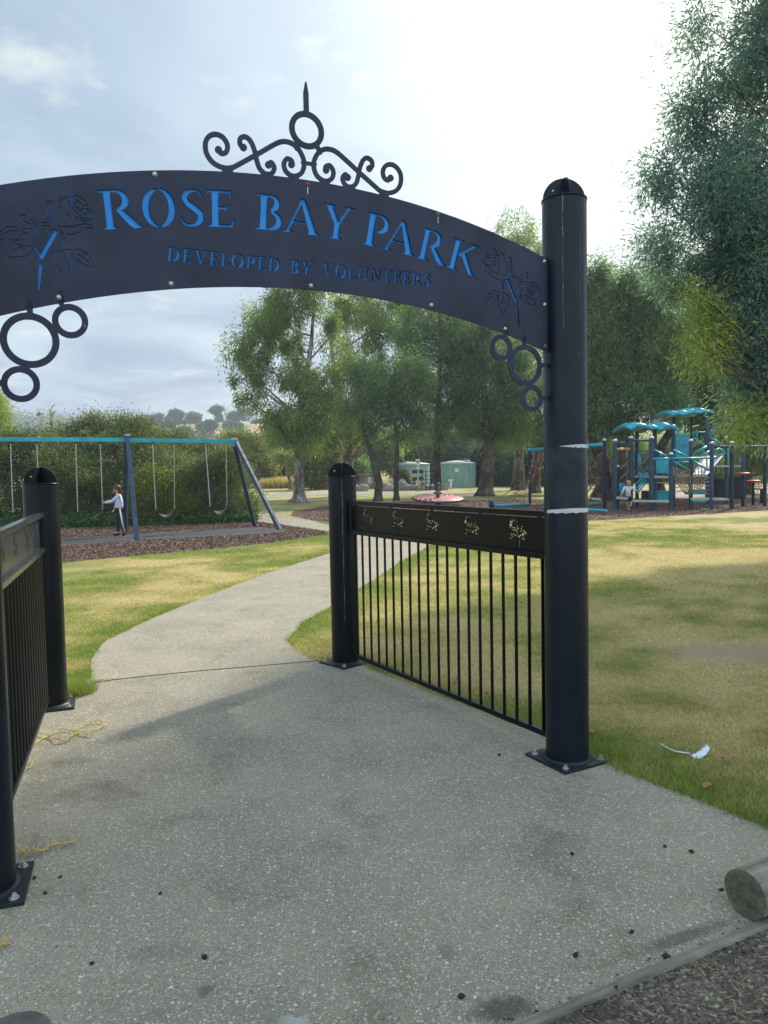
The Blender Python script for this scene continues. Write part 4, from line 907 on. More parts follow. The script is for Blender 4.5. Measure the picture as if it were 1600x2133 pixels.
tree('slender_gum', 'slim dark gum trunk between the shed and the left tank', 'tree', g(826, 1043), 38, [(826, 1043, .13), (825, 1000, .12), (827, 940, .11), (824, 880, .08)],
     [(850, 905, 36, 14), (875, 860, 34, 28), (825, 835, 36, 34), (860, 790, 40, 36)], M['gum2'], M['bark_dark'], 60, 220, 0.180, 0.042, 1.0, (0.24, 0.24, 0.34), GR, 14, 50)
tree('straight_gum', 'straight dark pole-like gum behind the roundabout', 'tree', g(912, 1036), 39, [(912, 1036, .18), (911, 980, .17), (911, 900, .16), (914, 800, .13), (918, 700, .09), (915, 600, .05)],
     [(880, 800, 50, 44), (930, 820, 56, 48), (900, 720, 60, 50), (960, 760, 46, 60), (890, 640, 60, 50), (950, 680, 60, 50), (860, 700, 40, 40), (920, 880, 60, 24), (875, 880, 45, 24), (975, 850, 40, 50)],
     M['gum2'], M['bark_dark'], 125, 290, 0.200, 0.048, 1.0, (0.32, 0.32, 0.42), GR, 15, 130)
tree('broad_gum', 'large gum with a wide flared foot right of the right-hand tank', 'tree', g(1010, 1033), 39.5, [(1010, 1033, .42), (1014, 990, .30), (1018, 940, .26), (1012, 870, .20), (1005, 780, .14), (1010, 700, .08)],
     [(1000, 800, 60, 50), (960, 850, 45, 40), (1050, 820, 56, 60), (1010, 890, 60, 30), (1075, 880, 45, 36), (1040, 740, 60, 50), (990, 730, 50, 40), (1100, 760, 40, 50), (1090, 700, 50, 40), (1000, 680, 60, 40)],
     M['gum2'], M['bark_mid'], 140, 290, 0.200, 0.048, 1.0, (0.32, 0.32, 0.42), GR, 16, 120)
tree('thin_gum', 'thin pale sapling gum beside the flared gum', 'tree', g(1023, 1032), 40, [(1023, 1032, .11), (1024, 990, .09), (1028, 930, .07), (1032, 890, .05)], [(1035, 900, 34, 22), (1045, 870, 30, 24)], M['gum2'], M['bark_pale'], 90, 50, .2, .04, 1.0, (.2, .2, .3), GR, 17, 20)
tree('net_gum', 'grey-brown gum trunk standing behind the rope net', 'tree', g(1115, 1027), 43, [(1115, 1027, .28), (1117, 980, .25), (1122, 930, .23), (1120, 850, .16), (1110, 780, .10)],
     [(1090, 900, 40, 26), (1120, 860, 60, 40), (1150, 900, 46, 30), (1160, 800, 60, 60), (1110, 780, 50, 50), (1200, 860, 60, 40), (1190, 760, 60, 60)], M['gum2'], M['bark_mid'], 140, 230, 0.210, 0.048, .9, (0.34, 0.34, 0.42), GR, 18, 80)
tree('tall_gum', 'tall gum whose top shows above the right end of the sign', 'tree', g(1080, 1021), 50, [(1080, 1021, .35), (1082, 900, .30), (1080, 700, .2), (1078, 560, .1)],
     [(1075, 482, 42, 36), (1100, 530, 52, 46), (1060, 560, 50, 40), (1090, 620, 70, 50), (1120, 590, 44, 50), (1040, 640, 50, 40), (1100, 690, 60, 50)], M['gum'], M['bark_mid'], 460, 56, .24, .05, .3, (.28, .28, .34), None, 19, 60)
# dark trees behind the playground
tree('spreading_tree', 'dark V-forked tree rising behind the left end of the play equipment', 'tree', g(1290, 1043), 33, [(1290, 1043, .42), (1290, 1000, .30), (1291, 940, .24), (1306, 900, .18), (1322, 850, .15), (1345, 790, .10)],
     [(1285, 870, 50, 34), (1330, 830, 56, 44), (1270, 800, 50, 50), (1310, 740, 62, 52), (1370, 780, 52, 52), (1260, 700, 46, 56), (1290, 640, 48, 42), (1345, 665, 54, 48), (1385, 840, 46, 36), (1250, 860, 30, 40), (1400, 720, 50, 60), (1300, 585, 30, 26), (1370, 610, 50, 34)],
     M['gum2'], M['bark_dark'], 250, 270, 0.190, 0.045, .9, (0.32, 0.32, 0.38), 'dark trees behind the playground', 21, 160, extra=1)
tree('leaning_tree', 'thick dark trunk leaning left just right of the tall gate post', 'tree', g(1257, 1042), 31.5, [(1257, 1042, .46), (1258, 1000, .34), (1255, 960, .28), (1236, 920, .20), (1215, 880, .14)],
     [(1215, 850, 46, 36), (1240, 800, 40, 44), (1245, 660, 40, 70), (1240, 590, 30, 40), (1255, 740, 44, 40)], M['gum2'], M['bark_dark'], 170, 180, 0.190, 0.045, .9, (0.30, 0.30, 0.36), 'dark trees behind the playground', 22, 70)
tree('rear_tree', 'dark tree leaning right behind the tall canopy of the play equipment', 'tree', g(1372, 1036), 34.5, [(1372, 1036, .30), (1368, 980, .24), (1378, 930, .2), (1400, 890, .16), (1430, 840, .12)],
     [(1430, 860, 54, 30), (1470, 830, 60, 50), (1440, 770, 60, 60), (1500, 800, 60, 60), (1540, 850, 60, 60), (1480, 720, 70, 60), (1420, 680, 50, 50), (1590, 860, 60, 60), (1560, 760, 60, 70), (1500, 880, 50, 30)],
     M['gum2'], M['bark_dark'], 230, 260, 0.200, 0.045, .9, (0.34, 0.34, 0.40), 'dark trees behind the playground', 23, 100)
tree('willow_like_tree', 'light green weeping tree behind the red stepping discs', 'tree', g(1560, 1030), 37, [(1560, 1030, .2), (1560, 960, .16), (1555, 900, .1)],
     [(1540, 930, 40, 40), (1580, 940, 50, 50), (1620, 920, 60, 70), (1560, 880, 50, 40), (1530, 980, 24, 22), (1600, 985, 40, 28)], M['light'], M['bark_mid'], 320, 60, .22, .03, 1.6, (.2, .2, .4), None, 24, 40)
# near tree at the right edge, hanging over the lawn
bx = at(1760, 1066, 12.5)
tree('overhanging_tree', 'large near tree, tinted blue-green for glare, filling the top right corner', 'tree', Vector((7.6, 12.6, 0)), 12.6, [(1775, 1150, .34), (1770, 950, .27), (1765, 700, .22), (1750, 400, .17), (1720, 100, .12), (1700, -250, .08)],
     [(1600, 120, 95, 95, 0), (1480, 130, 46, 80, -.3), (1452, 40, 24, 60, 0), (1560, 300, 120, 90, .3), (1450, 250, 45, 66, 0), (1405, 370, 50, 46, 0), (1500, 430, 90, 70, -.4), (1385, 500, 40, 40, .2), (1430, 560, 66, 50, .4), (1353, 375, 18, 40, 0), (1366, 545, 36, 40, 0),
      (1580, 560, 100, 90, 0), (1540, 700, 70, 90, .6), (1620, 760, 90, 100, 0), (1590, 870, 56, 44, .4), (1750, 500, 160, 260, .5), (1750, 100, 180, 260, .5), (1700, -200, 220, 170, 0), (1640, -480, 240, 180, -.5), (1820, 800, 150, 150, .5), (1900, -300, 220, 220, .5), (1880, 200, 200, 240, 1.5), (1500, 620, 60, 60, .2), (1570, 660, 70, 60, 0), (1530, 540, 60, 60, 0), (1560, 815, 60, 60, .4), (1590, 720, 60, 60, 0), (1530, 380, 70, 60, 0), (1570, 480, 70, 70, 0), (1780, -600, 230, 180, 0)],
     M['glare_gum'], M['bark_mid'], 2350, 150, .115, .022, .45, (.19, .19, .22), None, 31, 500, hollow=.2, limb=.35)
tree('sun_coloured_branches', 'separate leaf clusters coloured yellow-green for sun shining through, before the dark foliage', 'tree', Vector((7.2, 12.0, 0)), 12.0, [(1720, 1150, .07), (1735, 900, .05), (1700, 760, .03), (1650, 660, .015)],  # sunlit clusters hung separately; transmitted sun is put into the yellower leaf colour
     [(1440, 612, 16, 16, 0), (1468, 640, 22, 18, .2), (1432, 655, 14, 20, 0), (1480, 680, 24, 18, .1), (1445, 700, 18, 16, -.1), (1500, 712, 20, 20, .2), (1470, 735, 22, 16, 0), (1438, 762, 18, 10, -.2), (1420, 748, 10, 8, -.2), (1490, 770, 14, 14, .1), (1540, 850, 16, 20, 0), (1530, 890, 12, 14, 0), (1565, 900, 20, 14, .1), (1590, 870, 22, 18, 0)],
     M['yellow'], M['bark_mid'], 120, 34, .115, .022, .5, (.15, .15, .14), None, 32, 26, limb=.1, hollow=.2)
# bushes
def shrub(name, label, base, lobes, m, ncl, per, ln, wd, seed, group=None, droop=-.12, sig=(.23, .23, .18), stems=5, cat='bush', hollow=.55, bk='bark_mid'):
    e = empty(name, (base.x, base.y, 0), 0, label, cat, group); O = Vector((base.x, base.y, 0))
    LB = [lobe(l[0], l[1], l[2], l[3], base.y+(l[4] if len(l) > 4 else 0), l[5] if len(l) > 5 else 1.0) for l in lobes]
    LB = [(a-O.x, b-O.y, max(c, .1), d, f_, g_) for a, b, c, d, f_, g_ in LB]; rs = random.Random(seed)
    st = MB()
    for lb in LB:
        c = Vector(lb[:3])
        for k in range(stems):
            q = c+Vector((rs.uniform(-.6, .6)*lb[3], rs.uniform(-.6, .6)*lb[4], rs.uniform(-.2, .7)*lb[5])); b0 = Vector((c.x*.6+rs.uniform(-.3, .3), c.y*.4, 0)); st.tube(bez(b0, b0.lerp(q, .4)+Vector((0, 0, .3)), q, 5), [.05, .04, .03, .025, .018, .01], 5, cap=False)
    st.build('stems', M[bk], e); crown('foliage', LB, ncl, per, ln, wd, droop, sig, m, e, seed, hollow); return e
BG = 'bushes behind the swings'
shrub('wattle_bush', 'big dark wattle bush behind the left-hand swings', G(90, 1092), [(60, 1000, 110, 70, 0), (150, 1010, 90, 75, -.4), (-60, 1000, 100, 80, 0), (120, 950, 110, 50, .5), (20, 950, 90, 50, .4), (190, 1050, 70, 35, -.6), (60, 1060, 90, 35, -.6), (-120, 1050, 100, 50, 0)], M['wattle'], 400, 240, .075, .036, 41, BG)
shrub('round_wattle', 'tallest rounded wattle bush whose crown rises above the middle of the beam', G(270, 1086), [(230, 905, 95, 40, 1.2), (170, 920, 60, 36, 1), (300, 925, 85, 40, 1), (250, 960, 110, 50, .3), (320, 980, 80, 60, 0), (250, 1030, 90, 50, -.3), (340, 1040, 60, 40, -.2), (200, 880, 40, 20, 1.2)], M['wattle2'], 380, 250, .075, .034, 42, BG)
shrub('yellowish_wattle', 'yellow-green wattle shrub behind the middle A-frame', G(330, 1088), [(320, 1010, 40, 42, -.6), (350, 1050, 56, 30, -.8), (300, 1050, 40, 34, -.8)], M['olive'], 190, 150, .075, .036, 43, BG)
shrub('grey_wattle', 'soft grey-green wattle bush at the right end of the swings', G(450, 1086), [(465, 1000, 48, 46, 0), (420, 1010, 46, 46, 0), (490, 1050, 42, 34, -.2), (440, 1055, 60, 30, -.4), (390, 1030, 46, 46, 0), (475, 960, 26, 26, 0)], M['wattle2'], 240, 250, .085, .026, 44, BG)
shrub('hill_side_bush', 'mid-green bush just left of the round tree', G(425, 1066), [(430, 955, 40, 26, 0), (400, 968, 50, 34, 0), (455, 968, 40, 34, 0), (375, 948, 36, 22, 0)], M['wattle2'], 560, 56, .13, .04, 45, BG, sig=(.22, .22, .22))
tree('round_tree', 'dense round olive-green tree behind the right swing leg', 'tree', G(510, 1017), 55, [(510, 1017, .3), (512, 980, .22), (512, 950, .15)], [(505, 935, 50, 32, 0), (530, 965, 44, 36, 0), (490, 970, 50, 40, 0), (540, 985, 32, 24, 0), (500, 915, 30, 16, 0), (470, 990, 40, 26, 0)], M['olive'], M['bark_mid'], 620, 60, .24, .09, -.2, (.30, .30, .26), None, 46, 30, hollow=.6)
tree('left_edge_tree', 'yellow-green tree cut off by the left edge above the swings', 'tree', G(-60, 1070), 26, [(-60, 1070, .2), (-50, 960, .15), (-40, 900, .1)], [(-10, 865, 34, 34, 0), (5, 905, 28, 30, 0), (-50, 850, 50, 60, 0), (-40, 930, 60, 40, 0), (0, 835, 16, 18, 0)], M['yellow'], M['bark_mid'], 380, 56, .14, .03, .2, (.17, .17, .2), None, 47, 40)
def sapling(px, yb, yt, seed, label):
    b = at(px, yb, 23.3); e = empty('acacia_sapling', (b.x, b.y, 0), 0, label, 'sapling', 'saplings sticking up out of the bush'); tp = at(px, yt, 23.3)
    MB().tube([(0, 0, 0), (0, 0, b.z), (.02, 0, tp.z)], [.02, .014, .004], 5).build('stem', M['bark_mid'], e)
    rs = np.random.default_rng(seed); n = 46; z = rs.uniform(b.z-.2, tp.z, n); C = np.stack([rs.normal(0, .012, n), rs.normal(0, .012, n), z], 1); D = rs.normal(size=(n, 3)); D[:, 2] = np.abs(D[:, 2])*.6+.5
    link('leaves', leafmesh('leaves', C, D, .17, .04, rs), M['light'], e)
sapling(108, 900, 846, 3, 'taller leafy sapling tip poking out above the wattle bush'); sapling(86, 905, 862, 4, 'shorter sapling tip left of the taller one above the bush'); sapling(122, 905, 872, 5, 'small sapling tip right of the tallest one above the bush')
# background tree wall beyond the tanks
bt = [(560, 1005, 80, [(560, 950, 26, 30), (575, 975, 24, 20)], 'gum', 'small mid-green tree behind the dry grass, left of the pale gum'), (590, 1004, 75, [(600, 960, 30, 36), (590, 925, 30, 30)], 'wattle2', 'loose grey-green tree behind the leaning sapling'),
      (660, 1008, 60, [(650, 960, 34, 34), (680, 940, 30, 30), (660, 985, 24, 18)], 'olive', 'dark bushy tree above the red barrier'), (700, 1010, 62, [(700, 970, 36, 36), (730, 975, 30, 30)], 'gum2', 'dark bushy tree just behind the centre gate post'),
      (765, 1010, 66, [(765, 955, 34, 26), (790, 935, 40, 30), (745, 975, 22, 16)], 'gum', 'bushy tree over the timber shed roof'), (850, 1008, 70, [(850, 940, 46, 30), (830, 960, 30, 26)], 'wattle2', 'pale bushy tree behind the left tank'),
      (900, 1008, 72, [(900, 950, 30, 34), (915, 920, 34, 34)], 'gum', 'tree standing behind the gap between the tanks'), (945, 1008, 72, [(945, 930, 34, 28), (925, 945, 26, 24)], 'dark', 'dark rounded conifer rising over the right tank'),
      (965, 1006, 80, [(980, 900, 50, 50), (940, 880, 50, 40)], 'light', 'pale-leaved tree high behind the right tank'), (1002, 1012, 60, [(1000, 985, 16, 28), (1006, 960, 14, 20)], 'dark', 'dark columnar shrub at the right side of the right tank'),
      (1045, 1012, 60, [(1045, 975, 26, 30), (1040, 940, 30, 30), (1030, 1000, 20, 12)], 'gum', 'yellow-tinged tree between the flared gum and the net'), (1075, 1008, 76, [(1065, 930, 40, 40), (1060, 980, 12, 16)], 'light', 'sunlit pale tree left of the rope net post'),
      (1095, 1013, 58, [(1090, 990, 24, 24), (1100, 965, 20, 20)], 'dark', 'dark rounded bush left of the rope net post'), (1140, 1013, 58, [(1140, 985, 32, 28), (1150, 940, 40, 40)], 'gum2', 'dark bushy tree behind the rope net'),
      (1200, 1012, 62, [(1200, 970, 44, 40), (1230, 930, 40, 40)], 'gum', 'tree behind the tall gate post'), (1245, 1012, 60, [(1245, 940, 34, 40), (1240, 990, 26, 20)], 'light', 'sunlit tree seen between the leaning dark trunks'),
      (1310, 1012, 62, [(1310, 950, 40, 40), (1340, 970, 40, 36)], 'light', 'pale leafy tree behind the low wavy canopy'), (1370, 1010, 64, [(1370, 960, 40, 44)], 'gum', 'tree behind the slatted teal climbing panel'),
      (1420, 1010, 60, [(1420, 950, 44, 40), (1450, 980, 40, 30)], 'gum2', 'dark tree behind the play tower'), (1490, 1008, 58, [(1490, 960, 50, 44), (1470, 990, 40, 20)], 'gum', 'dense tree behind the litter bins'), (1680, 1010, 58, [(1650, 960, 70, 60), (1700, 900, 80, 60)], 'gum2', 'dark tree at the far right edge behind the stepping discs'),
      (640, 1003, 95, [(630, 900, 30, 24), (600, 905, 30, 24), (700, 900, 40, 30)], 'wattle2', 'distant trees\' tallest crown seen left of the twisted gum')]
for i, (px, py, Y_, lbs, mk, lab) in enumerate(bt):
    b = at(px, py, Y_); b.z = 0
    tree('background_tree', lab, 'tree', b, Y_, [(px, py, .22), (px+2, py-25, .16), (lbs[0][0], lbs[0][1], .1)], [(*l, 0) for l in lbs], M[mk], M['bark_mid'], 150*len(lbs)+60, 44, .30, .10, .3, (.42, .42, .38), 'trees beyond the lawn', 60+i, 24, hollow=.4)
# pale leaning sapling in front of the dry grass
b = at(606, 1008, 62); b.z = 0
tree('bare_sapling', 'thin pale leaning sapling trunk in front of dry grass', 'tree', b, 62, [(606, 1009, .16), (600, 985, .11), (594, 965, .09), (588, 945, .06)], [(604, 958, 14, 10, 0), (580, 950, 10, 8, 0)], M['light'], M['bark_pale'], 50, 36, .25, .08, .3, (.3, .3, .25), None, 90, 12)
# hill trees
ht = [(322, 872, 20, 13), (368, 860, 13, 9), (366, 875, 17, 13), (402, 872, 14, 13), (412, 884, 16, 10), (448, 856, 13, 8), (456, 875, 6, 14), (490, 872, 16, 14), (508, 866, 12, 12), (488, 893, 16, 12), (430, 893, 20, 14), (540, 885, 12, 10), (384, 900, 12, 9), (345, 890, 18, 12), (300, 884, 16, 12)]
hg = [[0], [1, 2], [3, 4], [5, 6], [7, 8], [9], [10], [11], [12], [13], [14]]
hl = ['wide rounded tree at the left of the hill crest', 'two-tiered tree on the hill crest above the swings', 'bushy tree on the crest left of the dead tree', 'spindly umbrella-topped gum tallest on the hill crest', 'dense double-headed tree beside the pylon', 'dark low tree on the slope below the pylon', 'round green tree halfway down the grassy slope', 'small tree on the crest right of the pylon', 'small dark shrub on the tan slope', 'low tree in front of the hill crest at the left', 'leftmost low tree on the hill slope']
for i, (ids_, lab) in enumerate(zip(hg, hl)):
    l0 = ht[ids_[0]]; Yh = 320 if i < 5 or i == 7 else 262; px = l0[0]; b = at(px, 892, Yh); b.z = max(2, float(np.interp(b.x, hxs, hzs))*(.98 if Yh > 300 else .55)-1.0)
    e = empty('hill_tree', b, 0, lab, 'tree', 'trees on the far hill'); lb = []
    for k in ids_:
        q = lobe(*ht[k], Yh); r9 = random.Random(k*7+1)
        for _ in range(5): w9 = r9.uniform(.38, .62); lb.append((q[0]-b.x+r9.uniform(-.6, .6)*q[3], q[1]-b.y, q[2]-b.z+r9.uniform(-.5, .6)*q[5], q[3]*w9, q[4]*w9, q[5]*w9*.8))
    crown('crown', lb, 26*len(lb), 34, .75, .42, .1, (.55, .55, .35), M['farleaf'], e, 200+i, .5)
    top = Vector(lb[0][:3]); mb = MB(); mb.tube(bez(Vector((0, 0, -1)), top*.5+Vector((.4, 0, 0)), top), [.45, .4, .35, .3, .25, .2, .15, .1], 6); 
    for l in lb: mb.tube([top*.55, Vector(l[:3])], [.22, .1], 5)
    mb.build('trunk', M['bark_pale'], e)
b = at(470, 885, 320); e = empty('dead_tree', b, 0, 'bare dead tree on the hill crest between leafy trees', 'tree'); mb = MB(); rs = random.Random(5)
mb.tube([(0, 0, -2), (.2, 0, 3), (0, 0, 6.5)], [.3, .2, .1], 6)
for k in range(9):
    z = 1+k*.6; a = rs.uniform(0, 6.28); q = Vector((math.cos(a)*1.8, math.sin(a)*1.8, z+1.8)); mb.tube([(.1, 0, z), (q*.5)+Vector((0, 0, z*.4)), q], [.14, .09, .04], 4)
mb.build('trunk', M['bark_pale'], e)
# low scrub on the hill side and far forest
rs = np.random.default_rng(9)
def scatter_scrub(name, boxes, n, ln, wd, m, seed):
    rs = np.random.default_rng(seed); C = []
    for (x0, y0, x1, y1, Y0, Y1, k) in boxes:
        for i in range(k):
            u = rs.random(); Yq = Y0+(Y1-Y0)*u; p = at(rs.uniform(x0, x1), rs.uniform(y0, y1), Yq); r = rs.uniform(.6, 1.4)*(Yq/130); C.append((p.x, p.y, p.z, r))
    C = np.array(C); cs = np.repeat(C, n, 0); off = rs.normal(size=(len(cs), 3))*cs[:, 3:4]*np.array([.8, .8, .5]); P = cs[:, :3]+off; o = link(name, leafmesh(name, P, off+rs.normal(size=off.shape)*.5, ln, wd, rs), m); tag(o, kind='stuff'); return o
scatter_scrub('distant_scrub', [(300, 898, 700, 940, 215, 255, 120), (560, 920, 640, 985, 120, 180, 60), (-100, 900, 300, 930, 200, 240, 110), (340, 935, 560, 958, 160, 210, 70), (700, 900, 1700, 990, 120, 240, 260), (620, 960, 760, 1000, 100, 140, 60)], 46, .9, .5, M['farleaf'], 5)
scatter_scrub('forest_canopy', [(-260, 868, 150, 905, 520, 690, 420)], 40, 1.8, 1.2, M['farleaf'], 6)
# dry grass band
rs = np.random.default_rng(12); n = 26000
def stalks(name, px0, px1, Y0, Y1, n, h0, h1, wdt, m, seed):
    rs = np.random.default_rng(seed); Yq = rs.uniform(Y0, Y1, n); P = np.array([G(0, 1010)]*1); k = rs.uniform(px0, px1, n); x = (k-800)/FPX*Yq; C = np.stack([x, Yq, np.zeros(n)], 1); D = rs.normal(size=(n, 3))*.22; D[:, 2] = 1
    hh = vnoise(x*.5, Yq*.5)
    me = leafmesh(name, C, D, 1, wdt, rs); co = np.empty(len(me.vertices)*3, np.float32); me.vertices.foreach_get('co', co); co = co.reshape(-1, 3); sc = (h0+(h1-h0)*hh).repeat(4); co[:, 2] *= sc; me.vertices.foreach_set('co', co.ravel()); o = link(name, me, m); tag(o, kind='stuff'); return o
stalks('dry_grass', 545, 668, 66, 76, 20000, .5, 1.1, .05, M['straw'], 12)
stalks('dry_grass', 765, 870, 58.5, 62, 4000, .3, .9, .05, M['straw'], 13)
# ivy ground cover in front of the bushes
n = 52000; rs = np.random.default_rng(15); k = rs.uniform(-140, 535, n); yb = np.interp(k, [-140, 130, 300, 450, 535], [1104, 1101, 1096, 1092, 1088]); P = []
Yn = 1.5*FPX/(yb-(992-.019*k)); Yq = Yn+np.abs(rs.normal(0, .8, n))+rs.normal(0, .06, n); x = (k-800)/FPX*Yq; z = np.abs(rs.normal(0, 1, n))*.10+np.clip(Yq-Yn, 0, 1)*.22
C = np.stack([x, Yq, z], 1); D = rs.normal(size=(n, 3)); D[:, 2] = np.abs(D[:, 2])*.5
o = link('ivy_ground_cover', leafmesh('ivy', C, D, .07, .055, rs), M['ivy']); tag(o, kind='stuff')

# ------------------------------------------------------------------ lawn blades
print('grass')
def blades(name, n, region, h0, h1, seed, edge_boost=True, wdt=.0045):
    rs = np.random.default_rng(seed); x0, x1, y0, y1 = region
    # denser near the camera
    yy = y0*(y1/y0)**rs.random(n*2); xx = x0+(x1-x0)*rs.random(n*2)
    half = (yy*.53+.4); xx = rs.uniform(-1, 1, n*2)*half; ok = (xx > x0) & (xx < x1)
    xx, yy = xx[ok][:n], yy[ok][:n]
    d = dpoly(xx, yy, path_poly); ins = inpoly(xx, yy, path_poly); ins &= d > .018
    bad = ins | inpoly(xx, yy, swing_mulch) | inpoly(xx, yy, play_mulch) | inpoly(xx, yy, dirt_poly)
    xx, yy, d = xx[~bad], yy[~bad], d[~bad]; dr = dryness(xx, yy)
    h = (h0+(h1-h0)*fbm(xx*3+9, yy*3, 3))*rs.uniform(.5, 1.3, len(xx)); lush = np.exp(-(d/.22)**2); h *= 1+.8*lush; h *= 1-.35*dr
    bb = np.exp(-(((xx-2.85)/.8)**2+((yy-6.0)/.42)**2))+.8*np.exp(-(((xx-3.5)/.8)**2+((yy-5.2)/.35)**2)); k = rs.random(len(xx)) > bb*1.5*fbm(xx*6, yy*6, 3)*1.6; xx, yy, h, dr = xx[k], yy[k], h[k], dr[k]
    m_ = len(xx); a = rs.uniform(0, 2*PI, m_); lean = rs.uniform(.2, 1.5, m_)*h; la = rs.uniform(0, 2*PI, m_); w_ = wdt*rs.uniform(.6, 1.4, m_)*np.clip(yy/4.5, 1, 4)
    B = np.stack([xx, yy, np.full(m_, -.002)], 1); W = np.stack([np.cos(a)*w_, np.sin(a)*w_, 0*a], 1); T = B+np.stack([np.cos(la)*lean, np.sin(la)*lean, h], 1)
    V = np.stack([B-W*.5, B+W*.5, T], 1).reshape(-1, 3); f = np.arange(3*m_).reshape(m_, 3)
    me = npmesh(name, V, f, {'dry': dr.repeat(3)}, {'rnd': rs.random(m_)}); return me
mg, t, b = mat('grass_blade'); r = grasscol(t, True); a = t.nodes.new('ShaderNodeAttribute'); a.attribute_name = 'rnd'
rr = ramp(t, a.outputs['Fac'], [(0, (.6, .65, .6)), (.8, (1.1, 1.1, 1.0)), (1, (1.7, 1.4, 1.1))]); c_ = mixc(t, 1, r.outputs[0], rr.outputs[0], 'MULTIPLY'); t.links.new(c_, b.inputs['Base Color']); b.inputs['Roughness'].default_value = .6; b.inputs['Specular IOR Level'].default_value = .25
tr = t.nodes.new('ShaderNodeBsdfTranslucent'); t.links.new(mixc(t, 1, c_, (1.3, 1.4, .8), 'MULTIPLY'), tr.inputs[0]); mx = t.nodes.new('ShaderNodeMixShader'); mx.inputs[0].default_value = .35
t.links.new(b.outputs[0], mx.inputs[1]); t.links.new(tr.outputs[0], mx.inputs[2]); t.links.new(mx.outputs[0], t.nodes['Material Output'].inputs[0])
o = link('lawn_grass', blades('lawn_grass', 620000, (-4.5, 8, 2.6, 22), .013, .030, 51), mg); tag(o, kind='stuff')

# ------------------------------------------------------------------ near things
# timber edging strip
e1 = Vector((.30, 1.93, 0)); 
def edging(a, b_, w_, h_, name, lab):
    a = Vector((a[0], a[1], 0)); b_ = Vector((b_[0], b_[1], 0)); c = (a+b_)/2; L_ = (b_-a).length; bm = bmesh.new(); n = 40
    o = empty(name, c); bpy.data.objects.remove(o)
    rs = random.Random(3); vs = []
    for i in range(n+1):
        x = -L_/2+L_*i/n; k = rs.uniform(-1, 1)*.0025
        vs += [(x, -w_/2+k, -.03), (x, w_/2+k, -.03), (x, w_/2+k-.002, h_+rs.uniform(-.0015, .001)), (x, -w_/2+k+.002, h_+rs.uniform(-.0015, .001))]
    fs = [(4*i+j, 4*i+4+j, 4*i+4+(j+1) % 4, 4*i+(j+1) % 4) for i in range(n) for j in range(4)]+[(0, 1, 2, 3), (4*n+3, 4*n+2, 4*n+1, 4*n)]
    ob = MB().add(vs, fs).build(name, M['timber_grey'], None, c); ob.rotation_euler = (0, 0, math.atan2(b_.y-a.y, b_.x-a.x)); tag(ob, lab, 'edging'); return ob
ka = G(1010, 2180); kb = G(1660, 1905)
edging((ka.x, ka.y), (kb.x, kb.y), .036, .018, 'timber_edging', 'weathered flat timber edging strip between the path and the dirt in the lower right corner')
def log(a, b_, r, lab, m1='timber_grey'):
    a = Vector(a); b_ = Vector(b_); d = (b_-a); n = 36; L_ = d.length; ang = math.atan2(d.y, d.x); e = empty('timber_log', (a.x, a.y, 0), ang, lab, 'log')
    rs = random.Random(4); prof = []
    vs = []; k = 14; 
    for i in range(k+1):
        x = L_*i/k; rr = r*(1-.02*rs.random())*(.985 if i in (0, k) else 1)
        for j in range(n): q = 2*PI*j/n; w_ = 1+.018*math.sin(3*q+1)+.008*math.sin(9*q); vs.append((x, rr*w_*math.cos(q), a.z+rr*w_*math.sin(q)))
    MB().add(vs, [(i*n+j, (i+1)*n+j, (i+1)*n+(j+1) % n, i*n+(j+1) % n) for i in range(k) for j in range(n)], True).build('log_body', M[m1], e)
    vs = [(-.0005, r*.985*math.cos(2*PI*j/n)*(1+.018*math.sin(6*PI*j/n+1)), a.z+r*.985*math.sin(2*PI*j/n)*(1+.018*math.sin(6*PI*j/n+1))) for j in range(n)]; vs2 = [(-.002, v[1]*.9, a.z+(v[2]-a.z)*.9) for v in vs]
    cc = len(vs); allv = vs+vs2; fs = [(j, n+j, n+(j+1) % n, (j+1) % n) for j in range(n)]+[tuple(reversed(range(n, 2*n)))]
    MB().add(allv, fs).build('cut_end', M['logend'], e); return e
lg = G(1572, 1938); log((lg.x-.005, lg.y+.055, .088), (lg.x+1.95, lg.y+1.05, .088), .080, 'round pine barrier log, cut end facing left, at the right edge by the path')
# short round bollards in the bottom corners, just entering the frame
def stump(c, r, h, lab, m, tilt=0):
    e = empty('log_stump', (c[0], c[1], 0), 0, lab, 'bollard'); n = 32; rs = random.Random(8)
    MB().lathe([(r, -.05), (r*1.0, h*.5), (r*.99, h-.015), (r*.95, h-.004), (r*.9, h)], n=n).build('stump_body', M['timber_grey'], e)
    MB().lathe([(r*.9, h+.0005), (r*.5, h+.003), (.0001, h+.001)], n=n).build('cut_top', m, e); return e
p_ = at(10, 2104, 1.80); m_dw = simple('dark_worn_timber', (.10, .085, .078), .9, .5, 14)
stump((-.885, 1.715), .088, p_.z, 'round brown timber bollard top poking into the bottom left corner', m_dw)
M['offcut'] = wood('pale_offcut', (.30, .30, .27), (.55, .55, .50), 'Y', 1)
# splintered white timber offcut at the bottom centre
pw = G(600, 2165); e = MB(); e.box((0, 0, .02), (.085, .16, .030), bev=.004); e.box((.03, .075, .026), (.012, .05, .008), .3); e.box((-.02, .08, .024), (.02, .03, .01), -.2)
o = e.build('timber_offcut', M['offcut'], None, (pw.x, pw.y-.045, 0.002)); o.rotation_euler = (0, 0, R_(-12)); tag(o, 'pale splintered timber offcut at the bottom centre edge of the path', 'timber offcut')
